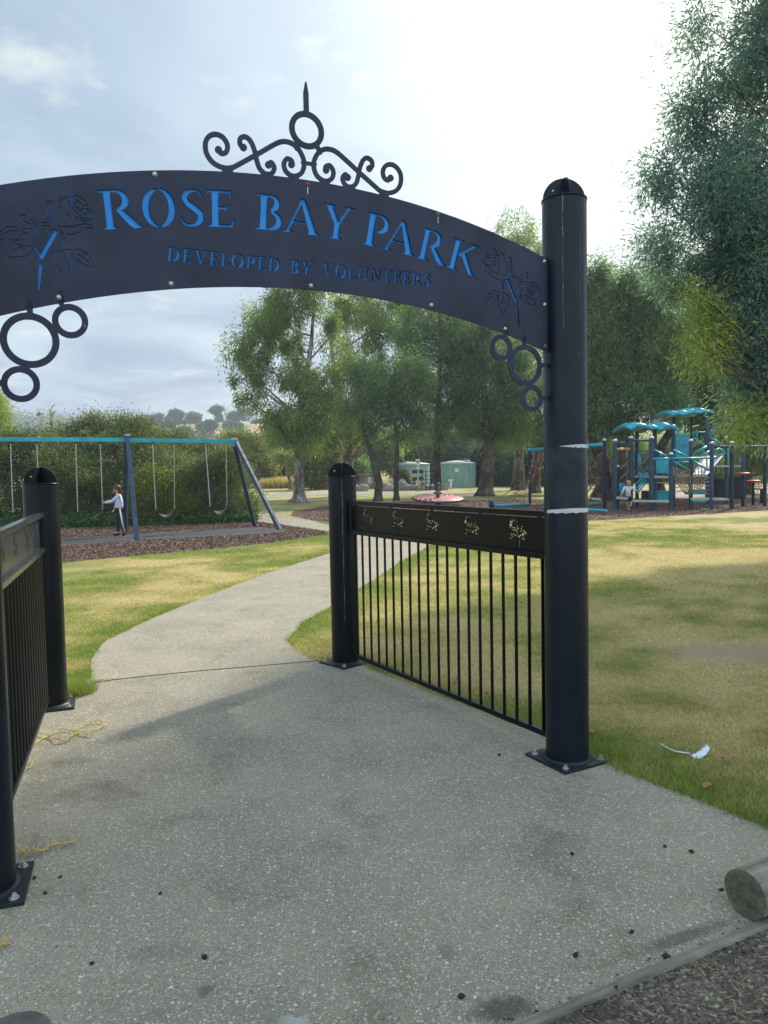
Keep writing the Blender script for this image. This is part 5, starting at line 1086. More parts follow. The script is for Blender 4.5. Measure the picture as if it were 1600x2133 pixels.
# runners of couch grass
def runner(px, lab, seed, dens=26, z=.016):
    rs = random.Random(seed); pts = [G(*p, .012) for p in px]; O = pts[0].copy(); O.z = 0; c = crom([(p.x-O.x, p.y-O.y) for p in pts], 5); pts = [Vector((x, y, z+.012*abs(math.sin(i*.5))+rs.uniform(0, .004))) for i, (x, y) in enumerate(c)]
    e = empty('grass_runner', O, 0, lab, 'grass runner', 'dry couch grass runners on the path'); MB().tube(pts, [.0032]*len(pts), 5).build('stem', M['strawy'], e)
    lf = MB()
    for i in range(dens):
        p = rs.choice(pts); a = rs.uniform(0, 6.28); l = rs.uniform(.02, .055); d = Vector((math.cos(a)*l, math.sin(a)*l, rs.uniform(.002, .02))); s = Vector((-math.sin(a), math.cos(a), 0))*.0024
        lf.add([p-s, p+s, p+d], [(0, 1, 2)])
    lf.build('leaves', M['strawy'], e)
M['strawy'] = simple('dry_yellow_straw', (.52, .38, .10), .7, .3, 50)
runner([(65, 1562), (95, 1540), (130, 1524), (165, 1528), (190, 1536)], 'orange-yellow runner arching from under the left railing', 1, 60)
runner([(72, 1530), (100, 1536), (125, 1548), (150, 1540), (165, 1524)], 'tangled orange runner crossing the arching one beside the left railing', 2, 60)
runner([(160, 1524), (180, 1512), (205, 1506), (222, 1512), (200, 1524), (180, 1533)], 'looped pale runner farthest right of the left railing tangle', 3, 30)
runner([(175, 1425), (200, 1420), (225, 1419), (245, 1408)], 'green-yellow runner creeping over the path joint near the left low post', 4, 40)
runner([(30, 1768), (50, 1782), (80, 1780), (110, 1768), (155, 1758)], 'dry runner beside the near left post base', 5, 36)
runner([(45, 1610), (60, 1605), (70, 1590)], 'short straw wisps under the left railing', 6, 18)
runner([(-10, 1985), (10, 1975), (20, 1968)], 'short dry runner at the left edge below the near post base', 7, 14)
# grass tuft beside the left low post
def tuft(px, py, r, n, h, lab, seed):
    c = G(px, py); rs = np.random.default_rng(seed); a = rs.uniform(0, 2*PI, n); q = r*np.sqrt(rs.random(n)); B = np.stack([q*np.cos(a), q*np.sin(a), 0*a], 1); l = h*rs.uniform(.5, 1.2, n); la = rs.uniform(0, 2*PI, n); T = B+np.stack([np.cos(la)*l*.5, np.sin(la)*l*.5, l], 1); W = np.stack([-np.sin(la), np.cos(la), 0*la], 1)*.002
    V = np.stack([B-W, B+W, T], 1).reshape(-1, 3); o = link('grass_tuft', npmesh('grass_tuft', V, np.arange(3*n).reshape(n, 3), {'dry': np.zeros(3*n)}, {'rnd': rs.random(n)}), mg, None, (c.x, c.y, 0)); tag(o, lab, 'grass tuft'); return o
tuft(160, 1446, .13, 900, .10, 'bright green tuft against the left low post plate', 1)
tuft(1262, 1580, .11, 420, .075, 'green tuft growing behind the right tall post base', 2)
# face mask
mk = G(1455, 1577); e = empty('face_mask', mk, R_(12), 'crumpled pale blue face mask lying on the grass with its strap trailing left', 'face mask')
n = 14; vs = []
for i in range(n+1):
    u = i/n; x = -.055+.12*u; zc = .02+.055*u*u; yw = .022+.012*math.sin(u*PI)
    for j in range(5): v = j/4-.5; vs.append((x+.01*math.sin(j*2), yw*v*2, zc-.025*abs(v)*2+.004*math.sin(i*1.7+j)))
fs = [(5*i+j, 5*i+5+j, 5*i+6+j, 5*i+1+j) for i in range(n) for j in range(4)]
vs = [(a*.78, b_*.78, c_*.8) for a, b_, c_ in vs]; ob = MB().add(vs, fs, True).build('mask_body', M['maskm'], e); so_ = ob.modifiers.new('thick', 'SOLIDIFY'); so_.thickness = .002
sp = G(1378, 1562)-mk; MB().tube([(-.05, 0, .024), (-.12, .02, .035), (sp.x*.8, sp.y*.6, .030), (sp.x, sp.y, .045)], .0028, 5).build('strap', M['maskm'], e)
# dead leaves, clods and stones
def clod(px, py, r, m, name, lab, cat, seed, grp=None):
    p = G(px, py); rs = random.Random(seed); o = MB().blob((0, 0, r*.45), (r*.9, r*rs.uniform(.45, .75), r*.42), 10, .7, seed=seed).build(name, m, None, (p.x, p.y, .010)); o.rotation_euler = (0, 0, rs.uniform(0, 6)); tag(o, lab, cat, grp)
M['clod'] = simple('dark_clod', (.022, .02, .018), .9, .4, 50); M['pebble'] = simple('grey_pebble', (.26, .27, .27), .7, .2, 40); M['leafdry'] = simple('dry_leaf', (.30, .15, .07), .8, .3, 40)
cl = [(1192, 1785, .010, 'single dark clod right of the path centre, left of another'), (1385, 1770, .010, 'dark clod nearer the grass on the right of the path'), (1440, 1781, .011, 'dark clod nearest the grass edge on the right'), (1502, 1861, .010, 'dark clod just left of the barrier log end'), (1040, 1578, .012, 'dark clod left of the right post base plate'), (334, 1868, .008, 'dark clod near the left of the path centre'), (72, 1836, .010, 'dark clod above the near left base plate corner'), (126, 1834, .010, 'dark clod right of the near left base plate'), (94, 1868, .010, 'dark clod beside the near left base plate edge'), (426, 2003, .013, 'dark clod above the seed-head on the lower path'), (192, 2015, .009, 'dark clod in the lower left of the path'), (961, 2086, .013, 'oval dark clod at the left of the wet stain'), (1316, 1950, .010, 'dark clod by the edging near the log'), (1200, 1999, .013, 'dark clod touching the upper side of the edging'), (1284, 2069, .012, 'dark stone lying on top of the edging strip'), (1390, 2003, .014, 'large dark clod at the path edge above the edging')]
for i, (x, y, r, lab) in enumerate(cl): clod(x, y, r, M['clod'], 'soil_clod', lab, 'clod', i, 'dark clods on the path')
clod(1184, 1632, .011, M['pebble'], 'pebble', 'white pebble at the front corner of the right base plate', 'pebble', 50); clod(1175, 2098, .014, M['pebble'], 'pebble', 'bluish pebble above the edging strip at the bottom', 'pebble', 51)
def dleaf(px, py, s, lab, seed):
    p = G(px, py); rs = random.Random(seed); vs = []; n = 6
    for i in range(n+1):
        u = i/n; w_ = s*.3*math.sin(PI*min(1, u*.98+.02)); z = .02+.012*math.sin(u*3); vs += [(s*(u-.5), -w_, z+.008), (s*(u-.5), 0, z), (s*(u-.5), w_, z+.008)]
    o = MB().add(vs, [(3*i+j, 3*i+3+j, 3*i+4+j, 3*i+1+j) for i in range(n) for j in range(2)], True).build('dry_leaf', M['leafdry'], None, p); o.rotation_euler = (rs.uniform(-.3, .3), 0, rs.uniform(0, 6)); tag(o, lab, 'leaf', 'fallen brown leaves on the lawn')
for i, (x, y, s, lab) in enumerate([(952, 1425, .10, 'brown leaf behind the bottom rail of the right railing'), (1018, 1455, .07, 'small brown leaf beside the railing bars nearer the tall post'), (1230, 1532, .08, 'brown leaf just right of the tall post'), (1516, 1588, .07, 'brown leaf right of the face mask'), (1478, 1650, .08, 'brown leaf below the face mask'), (1110, 1305, .06, 'pale leaf on the straw patch behind the railing')]): dleaf(x, y, s, lab, i)
# loose gravel as ground litter on the verge and sparse crumbs on the path
rs = np.random.default_rng(77); n = 6500; xx = rs.uniform(-.3, 3.2, n); yy = rs.uniform(1.2, 3.0, n); k = inpoly(xx, yy, dirt_poly) | ((dpoly(xx, yy, dirt_poly) < .06)); xx, yy = xx[k], yy[k]; V = []; Fq = []
q = len(xx); r = rs.uniform(.0015, .007, q)**1.0; base_ = np.array([(1, 0, 0), (0, 1, 0), (-1, 0, 0), (0, -1, 0), (0, 0, .8), (0, 0, -.5)]); Vv = (base_[None]*r[:, None, None]*rs.uniform(.6, 1.4, (q, 6, 3)))+np.stack([xx, yy, np.full(q, .010)], 1)[:, None]
tri = np.array([(0, 1, 4), (1, 2, 4), (2, 3, 4), (3, 0, 4), (1, 0, 5), (2, 1, 5), (3, 2, 5), (0, 3, 5)]); F = (np.arange(q)[:, None, None]*6+tri[None]).reshape(-1, 3)
m, t, b = mat('gravel_bits'); a = t.nodes.new('ShaderNodeAttribute'); a.attribute_name = 'rnd'; r_ = ramp(t, a.outputs['Fac'], [(0, (.035, .032, .026)), (.7, (.12, .105, .082)), (.92, (.22, .20, .165)), (1, (.42, .41, .37))]); t.links.new(r_.outputs[0], b.inputs['Base Color']); b.inputs['Roughness'].default_value = .85
o = link('loose_gravel', npmesh('loose_gravel', Vv.reshape(-1, 3), F, fattr={'rnd': rs.random(q).repeat(8)}), m); tag(o, kind='stuff')
rs = np.random.default_rng(78); n = 1500; xx = rs.uniform(0, 3.0, n); yy = rs.uniform(1.3, 3.0, n); k = inpoly(xx, yy, dirt_poly); xx, yy = xx[k], yy[k]; D = rs.normal(size=(len(xx), 3)); D[:, 2] *= .12
o = link('dry_litter', leafmesh('dry_litter', np.stack([xx, yy, np.full(len(xx), .014)], 1), D, .045, .0035, rs), M['straw']); tag(o, kind='stuff')
# mulch chips near the borders so that the bark has real relief
def chips(name, poly, n, seed):
    rs = np.random.default_rng(seed); P = np.array(poly); xx = rs.uniform(P[:, 0].min(), P[:, 0].max(), n*3); yy = rs.uniform(P[:, 1].min(), P[:, 1].max(), n*3); k = inpoly(xx, yy, poly) & ~inpoly(xx, yy, mat_poly) & ~inpoly(xx, yy, path_poly); xx, yy = xx[k][:n], yy[k][:n]; C = np.stack([xx, yy, rs.uniform(.01, .03, len(xx))], 1); D = rs.normal(size=(len(xx), 3)); D[:, 2] *= .25
    o = link(name, leafmesh(name, C, D, .050, .020, rs), M['chip']); tag(o, kind='stuff')
m, t, b = mat('bark_chip'); a = t.nodes.new('ShaderNodeAttribute'); a.attribute_name = 'rnd'; r_ = ramp(t, a.outputs['Fac'], [(0, (.045, .023, .016)), (.5, (.15, .08, .056)), (.85, (.27, .17, .125)), (1, (.42, .32, .25))]); t.links.new(r_.outputs[0], b.inputs['Base Color']); b.inputs['Roughness'].default_value = .85; M['chip'] = m
chips('bark_chips', swing_mulch, 60000, 3); chips('bark_chips', play_mulch, 60000, 4)

# ------------------------------------------------------------------ roundabout
print('playground')
c = at(912, 1040, 30.5); e = empty('roundabout', (c.x, c.y, 0), 0, 'tilted red and white spinning disc with a dark centre pole on the bark', 'roundabout'); rad = 54/FPX*30.5
Mt = Matrix.Rotation(R_(6.5), 3, 'X') @ Matrix.Rotation(R_(1.5), 3, 'Y'); zc = max(.30, c.z)
def tl(v): return Mt @ Vector(v)+Vector((0, 0, zc))
mb = MB(); mb.lathe([(.12, -.06), (rad*.97, -.03), (rad, 0), (rad*.985, .025), (.0001, .026)], (0, 0, zc), 48, Mt); mb.build('disc', M['red'], e)
sw = MB()
for k in range(20):
    a0 = 2*PI*k/20; vs = []
    for i in range(9):
        q = .16+(rad*.95-.16)*i/8; aa = a0+.85*(q/rad)**1.0; w_ = .035+.09*(q/rad)*(.5 if k % 3 else .9); vs += [tl((q*math.cos(aa), q*math.sin(aa), .031)), tl((q*math.cos(aa+w_/q*.6), q*math.sin(aa+w_/q*.6), .031))]
    sw.add(vs, [(2*i, 2*i+2, 2*i+3, 2*i+1) for i in range(8)])
sw.build('white_swirl', M['white'], e); mb = MB(); mb.lathe([(rad*1.0, -.035), (rad*1.02, 0), (rad*.99, .03)], (0, 0, zc), 48, Mt); mb.build('rim', M['rubber'], e)
M['maroon'] = painted('maroon_paint', (.05, .018, .02), .4)
MB().tube([(0, 0, 0), tl((0, 0, .03)), tl((0, 0, .50))], [.10, .075, .075], 14).build('pole', M['maroon'], e); MB().blob(tl((0, 0, .55)), (.085, .085, .085), 12).build('knob', M['rubber'], e)
tor = [tl((.17*math.cos(2*PI*i/24), .17*math.sin(2*PI*i/24), .27)) for i in range(25)]; MB().tube(tor, .014, 6).build('hand_ring', M['chain'], e)

# ------------------------------------------------------------------ rope net frame
def stick(mb, px0, py0, Y0, px1, py1, Y1, r, n=8): mb.tube([at(px0, py0, Y0), at(px1, py1, Y1)], r, n)
e = empty('climbing_net', G(1103, 1052), 0, 'rope climbing net under a teal beam, partly hidden by the tall gate post', 'climbing net')
O = e.location.copy()
def rel(mb): mb.v = [(v[0]-O.x, v[1]-O.y, v[2]-O.z) for v in mb.v]; return mb
YP = 29.0; YQ = 25.6
def vpost(px, yb, yt, w_, parent, m='darkpost', capm='cap', name='post', Y=None):
    b = G(px, yb) if Y is None else None; Yq = b.y if b else Y; t_ = at(px, yt, Yq); x = t_.x; mb = MB(); mb.lathe([(w_/2, 0), (w_/2, t_.z-.01)], (x, Yq, 0), 14); mb.v = [(v[0]-O.x, v[1]-O.y, v[2]) for v in mb.v]; mb.build(name, M[m], parent)
    if capm: k = MB().lathe([(w_*.56, t_.z-.03), (w_*.56, t_.z+.01), (w_*.3, t_.z+.035), (.0001, t_.z+.04)], (x-O.x, Yq-O.y, 0), 14); k.build('post_cap', M[capm], parent)
    return Vector((x, Yq, t_.z))
pa = vpost(1103, 1052, 936, .11, e); pb = vpost(1259, 1062, 916, .11, e)
mb = MB(); mb.tube([at(1103, 938, pa.y), at(1259, 926, pb.y)], .07, 10); rel(mb).build('top_beam', M['teal'], e)
mb = MB(); n1_ = G(1024, 1054, .1); n2_ = G(1102, 1050, .1); mb.tube([n1_, n2_], .05, 8); rel(mb).build('ground_bar', M['teal'], e)
mb = MB(); mb.tube([G(1024, 1060), G(1024, 1060)+Vector((0, 0, .28))], .09, 10); rel(mb).build('stub_post', M['darkpost'], e)
for a, b_ in (((1130, 1056), (1264, 1064)), ((1150, 1052), (1250, 1050))): mb = MB(); mb.tube([G(*a, .12), G(*b_, .12)], .045, 8); rel(mb).build('ground_bar', M['teal'], e)
rp = MB(); kn = MB()
node = lambda x, y, Yq: at(x, y, Yq)
Yr = YP-.3; grid = [[(1104, 985), (1110, 960), (1112, 940)], [(1101, 1002), (1109, 971), (1114, 942)], [(1097, 1012), (1112, 990), (1121, 957), (1122, 942)], [(1110, 995), (1124, 978), (1132, 958), (1130, 942)], [(1100, 1008), (1130, 975), (1145, 955)]]
for l in grid:
    P = [node(x, y, Yr) for x, y in l]; rp.tube(P, .018, 5)
    for p in P[:-1]: kn.blob(p, (.045, .045, .045), 8)
for (x0, y0), (x1, y1) in [((1098, 1010), (1034, 1053)), ((1099, 1008), (1048, 1052)), ((1100, 1010), (1060, 1052)), ((1101, 1012), (1074, 1051)), ((1102, 1012), (1088, 1050)), ((1104, 995), (1044, 1035)), ((1058, 1036), (1088, 1046)), ((1070, 1026), (1094, 1036)), ((1110, 962), (1121, 957)), ((1109, 971), (1124, 978)), ((1121, 957), (1132, 958))]:
    rp.tube([node(x0, y0, Yr), node(x1, y1, Yr-.3 if y1 > 1040 else Yr)], .013, 5)
rel(rp).build('rope_net', M['redrope'], e); rp = MB()
# right part of the net seen past the gate post
nodes2 = [(1232, 956), (1241, 966), (1247, 949), (1234, 995), (1246, 995), (1230, 978), (1240, 1015), (1228, 1020), (1222, 945), (1254, 945)]
for a, b_ in [((1200, 935), (1241, 966)), ((1241, 966), (1262, 940)), ((1241, 966), (1246, 995)), ((1225, 968), (1234, 995)), ((1232, 970), (1225, 960)), ((1222, 995), (1264, 995)), ((1234, 995), (1228, 1020)), ((1246, 995), (1222, 1030)), ((1228, 1012), (1262, 1046)), ((1246, 995), (1238, 1020)), ((1238, 1020), (1220, 1045)), ((1180, 995), (1222, 995)), ((1180, 995), (1200, 935)), ((1180, 995), (1160, 1050)), ((1160, 960), (1200, 1040)), ((1150, 940), (1180, 995))]:
    rp.tube([node(a[0], a[1], 26.2), node(b_[0], b_[1], 26.2)], .014, 5)
for x, y in nodes2: kn.blob(node(x, y, 26.2), (.035, .035, .035), 8)
rel(rp).build('rope_net', M['redrope'], e); rel(kn).build('rope_knots', M['rope'], e)

# ------------------------------------------------------------------ play structure
PS = empty('play_structure', G(1400, 1050), 0, 'large climbing frame of slate posts, teal bars and two wavy teal canopies', 'play equipment'); O = PS.location.copy()
U = lambda u, v: (1280+u/5, 820+v/5)
posts = [(5, 485, 1125, .13, 24.9), (170, 455, 1110, .15, 25.6), (35, 755, 1120, .09, 25.3), (235, 380, 1100, .12, 27), (385, 455, 1185, .16, 24.6), (420, 335, 1120, .15, 27), (590, 625, 1200, .13, 24.3), (615, 330, 1120, .14, 27), (797, 485, 1168, .13, 25.2), (620, 240, 1080, .09, 29), (805, 235, 1080, .09, 29),
         (972, 235, 1140, .15, 27.5), (1015, 510, 1182, .13, 24.6), (1170, 235, 1080, .13, 28), (1225, 508, 1180, .12, 24.4), (1345, 290, 1130, .13, 26.2), (1570, 550, 1150, .12, 25.8)]
for u, v0, v1, w_, Yq in posts: vpost(U(u, v0)[0], 0, U(u, v0)[1], w_, PS, 'steel' if w_ >= .13 else 'darkpost', 'cap' if v0 > 300 else None, Y=Yq)
def bars(lst, r, m, name):
    for (u0, v0, Y0), (u1, v1, Y1) in lst:
        mb = MB(); mb.tube([at(*U(u0, v0), Y0), at(*U(u1, v1), Y1)], r, 8); mb.v = [(v[0]-O.x, v[1]-O.y, v[2]-O.z) for v in mb.v]; mb.build(name, M[m], PS)
bars([((400, 682, 24.5), (590, 675, 24.2)), ((600, 675, 24.2), (1000, 670, 24.5)), ((415, 585, 24.6), (570, 668, 24.4)), ((605, 700, 24.3), (785, 805, 25.1)), ((612, 585, 25), (770, 662, 25)), ((820, 700, 25.2), (985, 800, 24.8)), ((480, 600, 26), (480, 690, 26)), ((825, 625, 25.3), (965, 548, 25.3)), ((850, 478, 27), (965, 555, 27)), ((1010, 462, 27), (1140, 535, 27)), ((1030, 605, 25), (1090, 572, 25)), ((1090, 572, 25), (1150, 612, 25)), ((1035, 680, 25), (1150, 615, 25)), ((900, 650, 26), (990, 600, 26))], .035, 'teal', 'diagonal_bar')
bars([((810, 402, 28), (955, 402, 28)), ((985, 386, 27.5), (1072, 390, 27.5)), ((1040, 392, 27.5), (1035, 440, 27.5)), ((1000, 390, 27.5), (1000, 470, 27.5)), ((810, 468, 28), (860, 468, 28)), ((862, 405, 28), (862, 468, 28)), ((640, 712, 26), (780, 712, 26)), ((250, 625, 26.5), (365, 615, 26.5)), ((252, 625, 26.5), (252, 850, 26.5)), ((270, 640, 26.5), (270, 820, 26.5)), ((1305, 660, 26.3), (1310, 735, 26.3)), ((1185, 560, 27), (1185, 735, 27))], .025, 'teal', 'guard_rail')
bars([((0, 578, 24.9), (158, 576, 25.5))], .045, 'orange', 'turning_bar'); bars([((186, 488, 25.6), (380, 488, 24.8)), ((20, 512, 25.2), (150, 512, 25.8)), ((1030, 552, 24.7), (1215, 552, 24.5)), ((1240, 548, 24.5), (1640, 548, 25.8))], .035, 'steel', 'high_bar')
bars([((1195, 262, 28), (1330, 262, 26.4))], .05, 'cap', 'overhead_beam'); bars([((1268, 266, 27.2), (1462, 392, 25.5))], .05, 'teal', 'overhead_beam')
bars([((962, 610, 26), (962, 770, 26)), ((1328, 590, 26.4), (1328, 700, 26.4))], .03, 'orange', 'ladder_pole')
bars([((225, 940, 25.4), (300, 865, 26)), ((225, 990, 25.4), (330, 865, 26)), ((250, 990, 25.3), (350, 870, 26)), ((240, 1040, 25.2), (365, 880, 25.9))], .025, 'teal', 'stair_rail')
bars([((60, 780, 25.3), (150, 700, 25.6)), ((60, 888, 25.3), (150, 800, 25.6)), ((235, 790, 25.6), (370, 640, 25)), ((290, 850, 25.6), (370, 750, 25))], .016, 'rope', 'rope_rail')
def quadp(uv, Yl, m, name, th=.05):
    P = [at(*U(u, v), Yq) for (u, v), Yq in zip(uv, Yl)]; P = [p-O for p in P]; nn = (P[1]-P[0]).cross(P[2]-P[0]).normalized()*th
    MB().add([*P, *[p+nn for p in P]], [(0, 1, 2, 3), (7, 6, 5, 4), (0, 4, 5, 1), (1, 5, 6, 2), (2, 6, 7, 3), (3, 7, 4, 0)]).build(name, M[m], PS)
def wavy(u0, u1, vs_, Yf, Yb, m, name, k=20):
    n = len(vs_)-1; V = []; F = []
    for r in range(5):
        Yq = Yf+(Yb-Yf)*r/4; bul = .16*math.sin(PI*r/4)
        for i in range(k+1):
            s = i/k*n; j = min(n-1, int(s)); f = s-j; f = f*f*(3-2*f); v = vs_[j]*(1-f)+vs_[j+1]*f; u = u0+(u1-u0)*i/k; p = at(*U(u, v), Yf); x = p.x-O.x; V.append((x, Yq-O.y, p.z-O.z+bul*(1 if (i/k*2) % 1 < .5 else .6)))
    for r in range(4):
        for i in range(k): a = r*(k+1)+i; F.append((a, a+1, a+k+2, a+k+1))
    ob = MB().add(V, F, True).build(name, M[m], PS); so2 = ob.modifiers.new('thick', 'SOLIDIFY'); so2.thickness = .09; so2.offset = 0
wavy(165, 425, [372, 330, 345, 360], 26.0, 28.0, 'teal', 'wavy_canopy'); wavy(425, 682, [355, 372, 335, 350, 380], 26.0, 28.0, 'teal', 'wavy_canopy')
wavy(600, 845, [225, 205, 215, 200, 185], 28.0, 30.0, 'teal', 'wavy_canopy'); wavy(845, 1042, [185, 200, 180, 190, 192], 28.0, 30.0, 'teal', 'wavy_canopy')
# slatted teal climbing panel
for i in range(7): quadp([(640+20*i, 420), (653+20*i, 420), (653+20*i, 662), (640+20*i, 662)], [26.4]*4, 'teal', 'panel_slat', .04)
for v in (424, 520, 655): quadp([(640, v), (774, v), (774, v+10), (640, v+10)], [26.35]*4, 'teal', 'panel_rail', .05)
quadp([(438, 662), (572, 662), (572, 828), (438, 828)], [25.8]*4, 'teal', 'solid_panel', .05)
quadp([(245, 822), (365, 822), (365, 872), (245, 872)], [26.4]*4, 'teal', 'solid_panel', .05)
quadp([(452, 1012), (572, 1012), (572, 1120), (452, 1120)], [26]*4, 'teal', 'play_counter', .3)
quadp([(820, 1000), (960, 1000), (960, 1050), (820, 1050)], [26.5]*4, 'teal', 'low_panel', .05)
quadp([(805, 1110), (970, 1110), (960, 1130), (815, 1130)], [26.5]*4, 'teal', 'low_panel', .05)
quadp([(310, 1012), (370, 1012), (370, 1110), (310, 1110)], [26.5]*4, 'rubber', 'dark_panel', .3)
quadp([(418, 858), (578, 858), (578, 880), (418, 880)], [25]*4, 'deck', 'platform', 2.0); quadp([(815, 848), (968, 848), (968, 866), (815, 866)], [25.4]*4, 'deck', 'platform', 2.0); quadp([(1035, 745), (1330, 745), (1330, 764), (1035, 764)], [26.6]*4, 'deck', 'platform', 1.0)
# slatted bridge between tower and lookout
for i in range(12):
    f0, f1 = i/12, (i+.78)/12
    def br(f, s): return (820+150*s+ (900-820)*0+f*(1040-820)*1.0 if 0 else (820+(905-820)*f+(150+(225-150)*f)*s), 850-(850-655)*f+(0 if s == 0 else 95*f*.0))
    a, b_, c2, d2 = br(f0, 0), br(f0, 1), br(f1, 1), br(f1, 0); quadp([a, b_, c2, d2], [25.6+1.6*f0, 25.6+1.6*f0, 25.6+1.6*f1, 25.6+1.6*f1], 'deck', 'bridge_slat', .04)
quadp([(18, 1072), (130, 1080), (130, 1104), (18, 1096)], [24.8, 24.6, 24.6, 24.8], 'deck', 'balance_beam', .14); quadp([(200, 1106), (570, 1112), (570, 1134), (200, 1128)], [24.2]*4, 'deck', 'balance_beam', .14); quadp([(805, 1084), (995, 1084), (995, 1110), (805, 1110)], [24.6]*4, 'deck', 'balance_beam', .14); quadp([(1025, 1086), (1198, 1090), (1198, 1114), (1025, 1108)], [24.5]*4, 'deck', 'balance_beam', .14)
quadp([(-230, 1082), (-140, 1090), (-140, 1112), (-230, 1104)][:4], [25]*4, 'deck', 'balance_beam', .14)
quadp([(445, 922), (575, 922), (575, 932), (445, 932)], [26]*4, 'deck', 'bench_board', .3)
quadp([(50, 960), (105, 930), (118, 985), (52, 1020)], [25.8]*4, 'teal', 'slide', .5)
# rope net in the middle
rp = MB(); rr = random.Random(2); A = lambda u, v: at(*U(u, v), 25.0)-O
for i in range(6):
    rp.tube([A(610+34*i, 760+12*i), A(640+30*i, 900+6*i), A(700+22*i, 1000), A(745+8*i, 1050)], .018, 5)
for i in range(5):
    rp.tube([A(608, 850+45*i), A(690, 830+46*i), A(785, 800+58*i)], .016, 5)
for i in range(5): rp.tube([A(815, 860+35*i), A(890, 930+20*i), A(985, 870+45*i)], .016, 5)
for i in range(4): rp.tube([A(830+38*i, 730+10*i), A(850+30*i, 900), A(830+20*i, 1010)], .016, 5)
rp.build('rope_net', M['rope'], PS)
# stepping discs
def stepdisc(u, v, vb, Yq, lab):
    t_ = at(*U(u, v), Yq); e = empty('stepping_disc', (t_.x, t_.y, 0), 0, lab, 'stepping disc', 'red stepping discs at the right of the play equipment')
    MB().tube([(0, 0, 0), (0, 0, t_.z-.03)], .05, 8).build('stem', M['darkpost'], e); MB().lathe([(.02, t_.z-.05), (.22, t_.z-.02), (.235, t_.z+.01), (.2, t_.z+.03), (.0001, t_.z+.035)], n=20).build('disc', M['red'], e)
stepdisc(1340, 832, 1130, 25.6, 'highest red stepping disc beside the tall slate post'); stepdisc(1445, 910, 1090, 26.4, 'middle red stepping disc with a thin stem'); stepdisc(1532, 990, 1010, 27.5, 'lowest red stepping disc by the right-hand post')
# litter bins and barbecue
def bin_(u, v0, v1, Yq, lab):
    b = at(*U(u, v1), Yq); b.z = 0; t_ = at(*U(u, v0), Yq).z; e = empty('litter_bin', b, 0, lab, 'litter bin', 'dark litter bins behind the play equipment')
    MB().add([(-.26, -.28, 0), (.26, -.28, 0), (.26, .28, 0), (-.26, .28, 0), (-.31, -.33, t_), (.31, -.33, t_), (.31, .33, t_), (-.31, .33, t_)], [(3, 2, 1, 0), (0, 1, 5, 4), (1, 2, 6, 5), (2, 3, 7, 6), (3, 0, 4, 7), (4, 5, 6, 7)]).build('bin_body', M['blackcloth'], e)
    MB().box((0, 0, t_+.04), (.68, .72, .07), bev=.02).build('lid', M['darkpost'], e)
bin_(1100, 900, 1030, 31, 'dark litter bin nearer the tower'); bin_(1270, 880, 1030, 31.5, 'dark litter bin farther right behind the post')
# ------------------------------------------------------------------ tanks, shed, rocks, signs
def tank(x0, x1, yb, yt, lab, Y=None):
    b = G((x0+x1)/2, yb); r = (x1-x0)/2/FPX*b.y; h = at((x0+x1)/2, yt, b.y).z; e = empty('water_tank', (b.x, b.y+r, 0), 0, lab, 'water tank', 'pale green water tanks')
    MB().lathe([(r, 0), (r, h*.5), (r, h)], n=64).build('tank_wall', M['tank'], e); MB().lathe([(r+.04, h-.03), (r+.05, h+.03), (r*.5, h+.16), (.0001, h+.24)], n=64).build('roof', M['tankroof'], e)
    return e, r, h, b
e, r, h, b = tank(916, 996, 1016.5, 965, 'right-hand pale green round water tank with a white pipe in front')
MB().lathe([(.25, h+.12), (.25, h+.24), (.0001, h+.26)], (r*.5, -r*.4, 0), 16).build('hatch', M['tankroof'], e); MB().box((-.15, -r-.02, h*.72), (.28, .04, .26)).build('label_plate', M['white'], e)
e2, r, h, b2 = tank(816, 898, 1013, 967, 'left-hand pale green round water tank behind the shelf rack'); MB().lathe([(.3, h+.12), (.3, h+.22), (.0001, h+.24)], (-r*.3, -r*.4, 0), 16).build('hatch', M['tankroof'], e2)
pb_ = at(939, 1015, 53); e = empty('standpipe', (pb_.x, 53, 0), 0, 'short white standpipe with a T head in front of the right tank', 'pipe'); MB().tube([(0, 0, 0), (0, 0, .62)], .07, 10).build('pipe', M['white'], e); MB().box((0, 0, .64), (.34, .16, .10), bev=.02).build('pipe_head', M['white'], e)
# rack
bk_ = at(870, 1012, 54); e = empty('shelf_rack', (bk_.x, 54, 0), 0, 'grey open rack of dark blue crates in front of the left tank', 'rack'); hR = at(870, 977, 54).z
for x in (-.42, .05, .46): MB().box((x, 0, hR/2), (.07, .3, hR)).build('upright', M['deck'], e)
for z in (.12, hR*.38, hR*.72): MB().box((0, -.02, z), (.96, .34, .06)).build('shelf', M['deck'], e)
m_navy = simple('dark_blue_plastic', (.02, .035, .08), .5)
for z in (.28, hR*.54, hR*.88):
    for x in (-.19, .26): MB().box((x, .02, z), (.34, .26, .24), bev=.01).build('crate', m_navy, e)
# sign on pole
sp_ = at(871, 1014, 50); e = empty('sign_pole', (sp_.x, 50, 0), 0, 'small white sign with a dark symbol on a slim pole before the left tank', 'sign'); zt = at(871, 961, 50).z
MB().tube([(0, 0, 0), (.03, 0, zt)], .035, 8).build('pole', M['chain'], e); MB().box((0, -.05, zt-.05), (.26, .02, .40), bev=.004).build('sign_plate', M['white'], e); MB().box((0, -.062, zt-.02), (.11, .004, .10)).build('symbol', M['blackcloth'], e); MB().box((0, -.05, zt-.42), (.2, .02, .12)).build('lower_plate', M['white'], e)
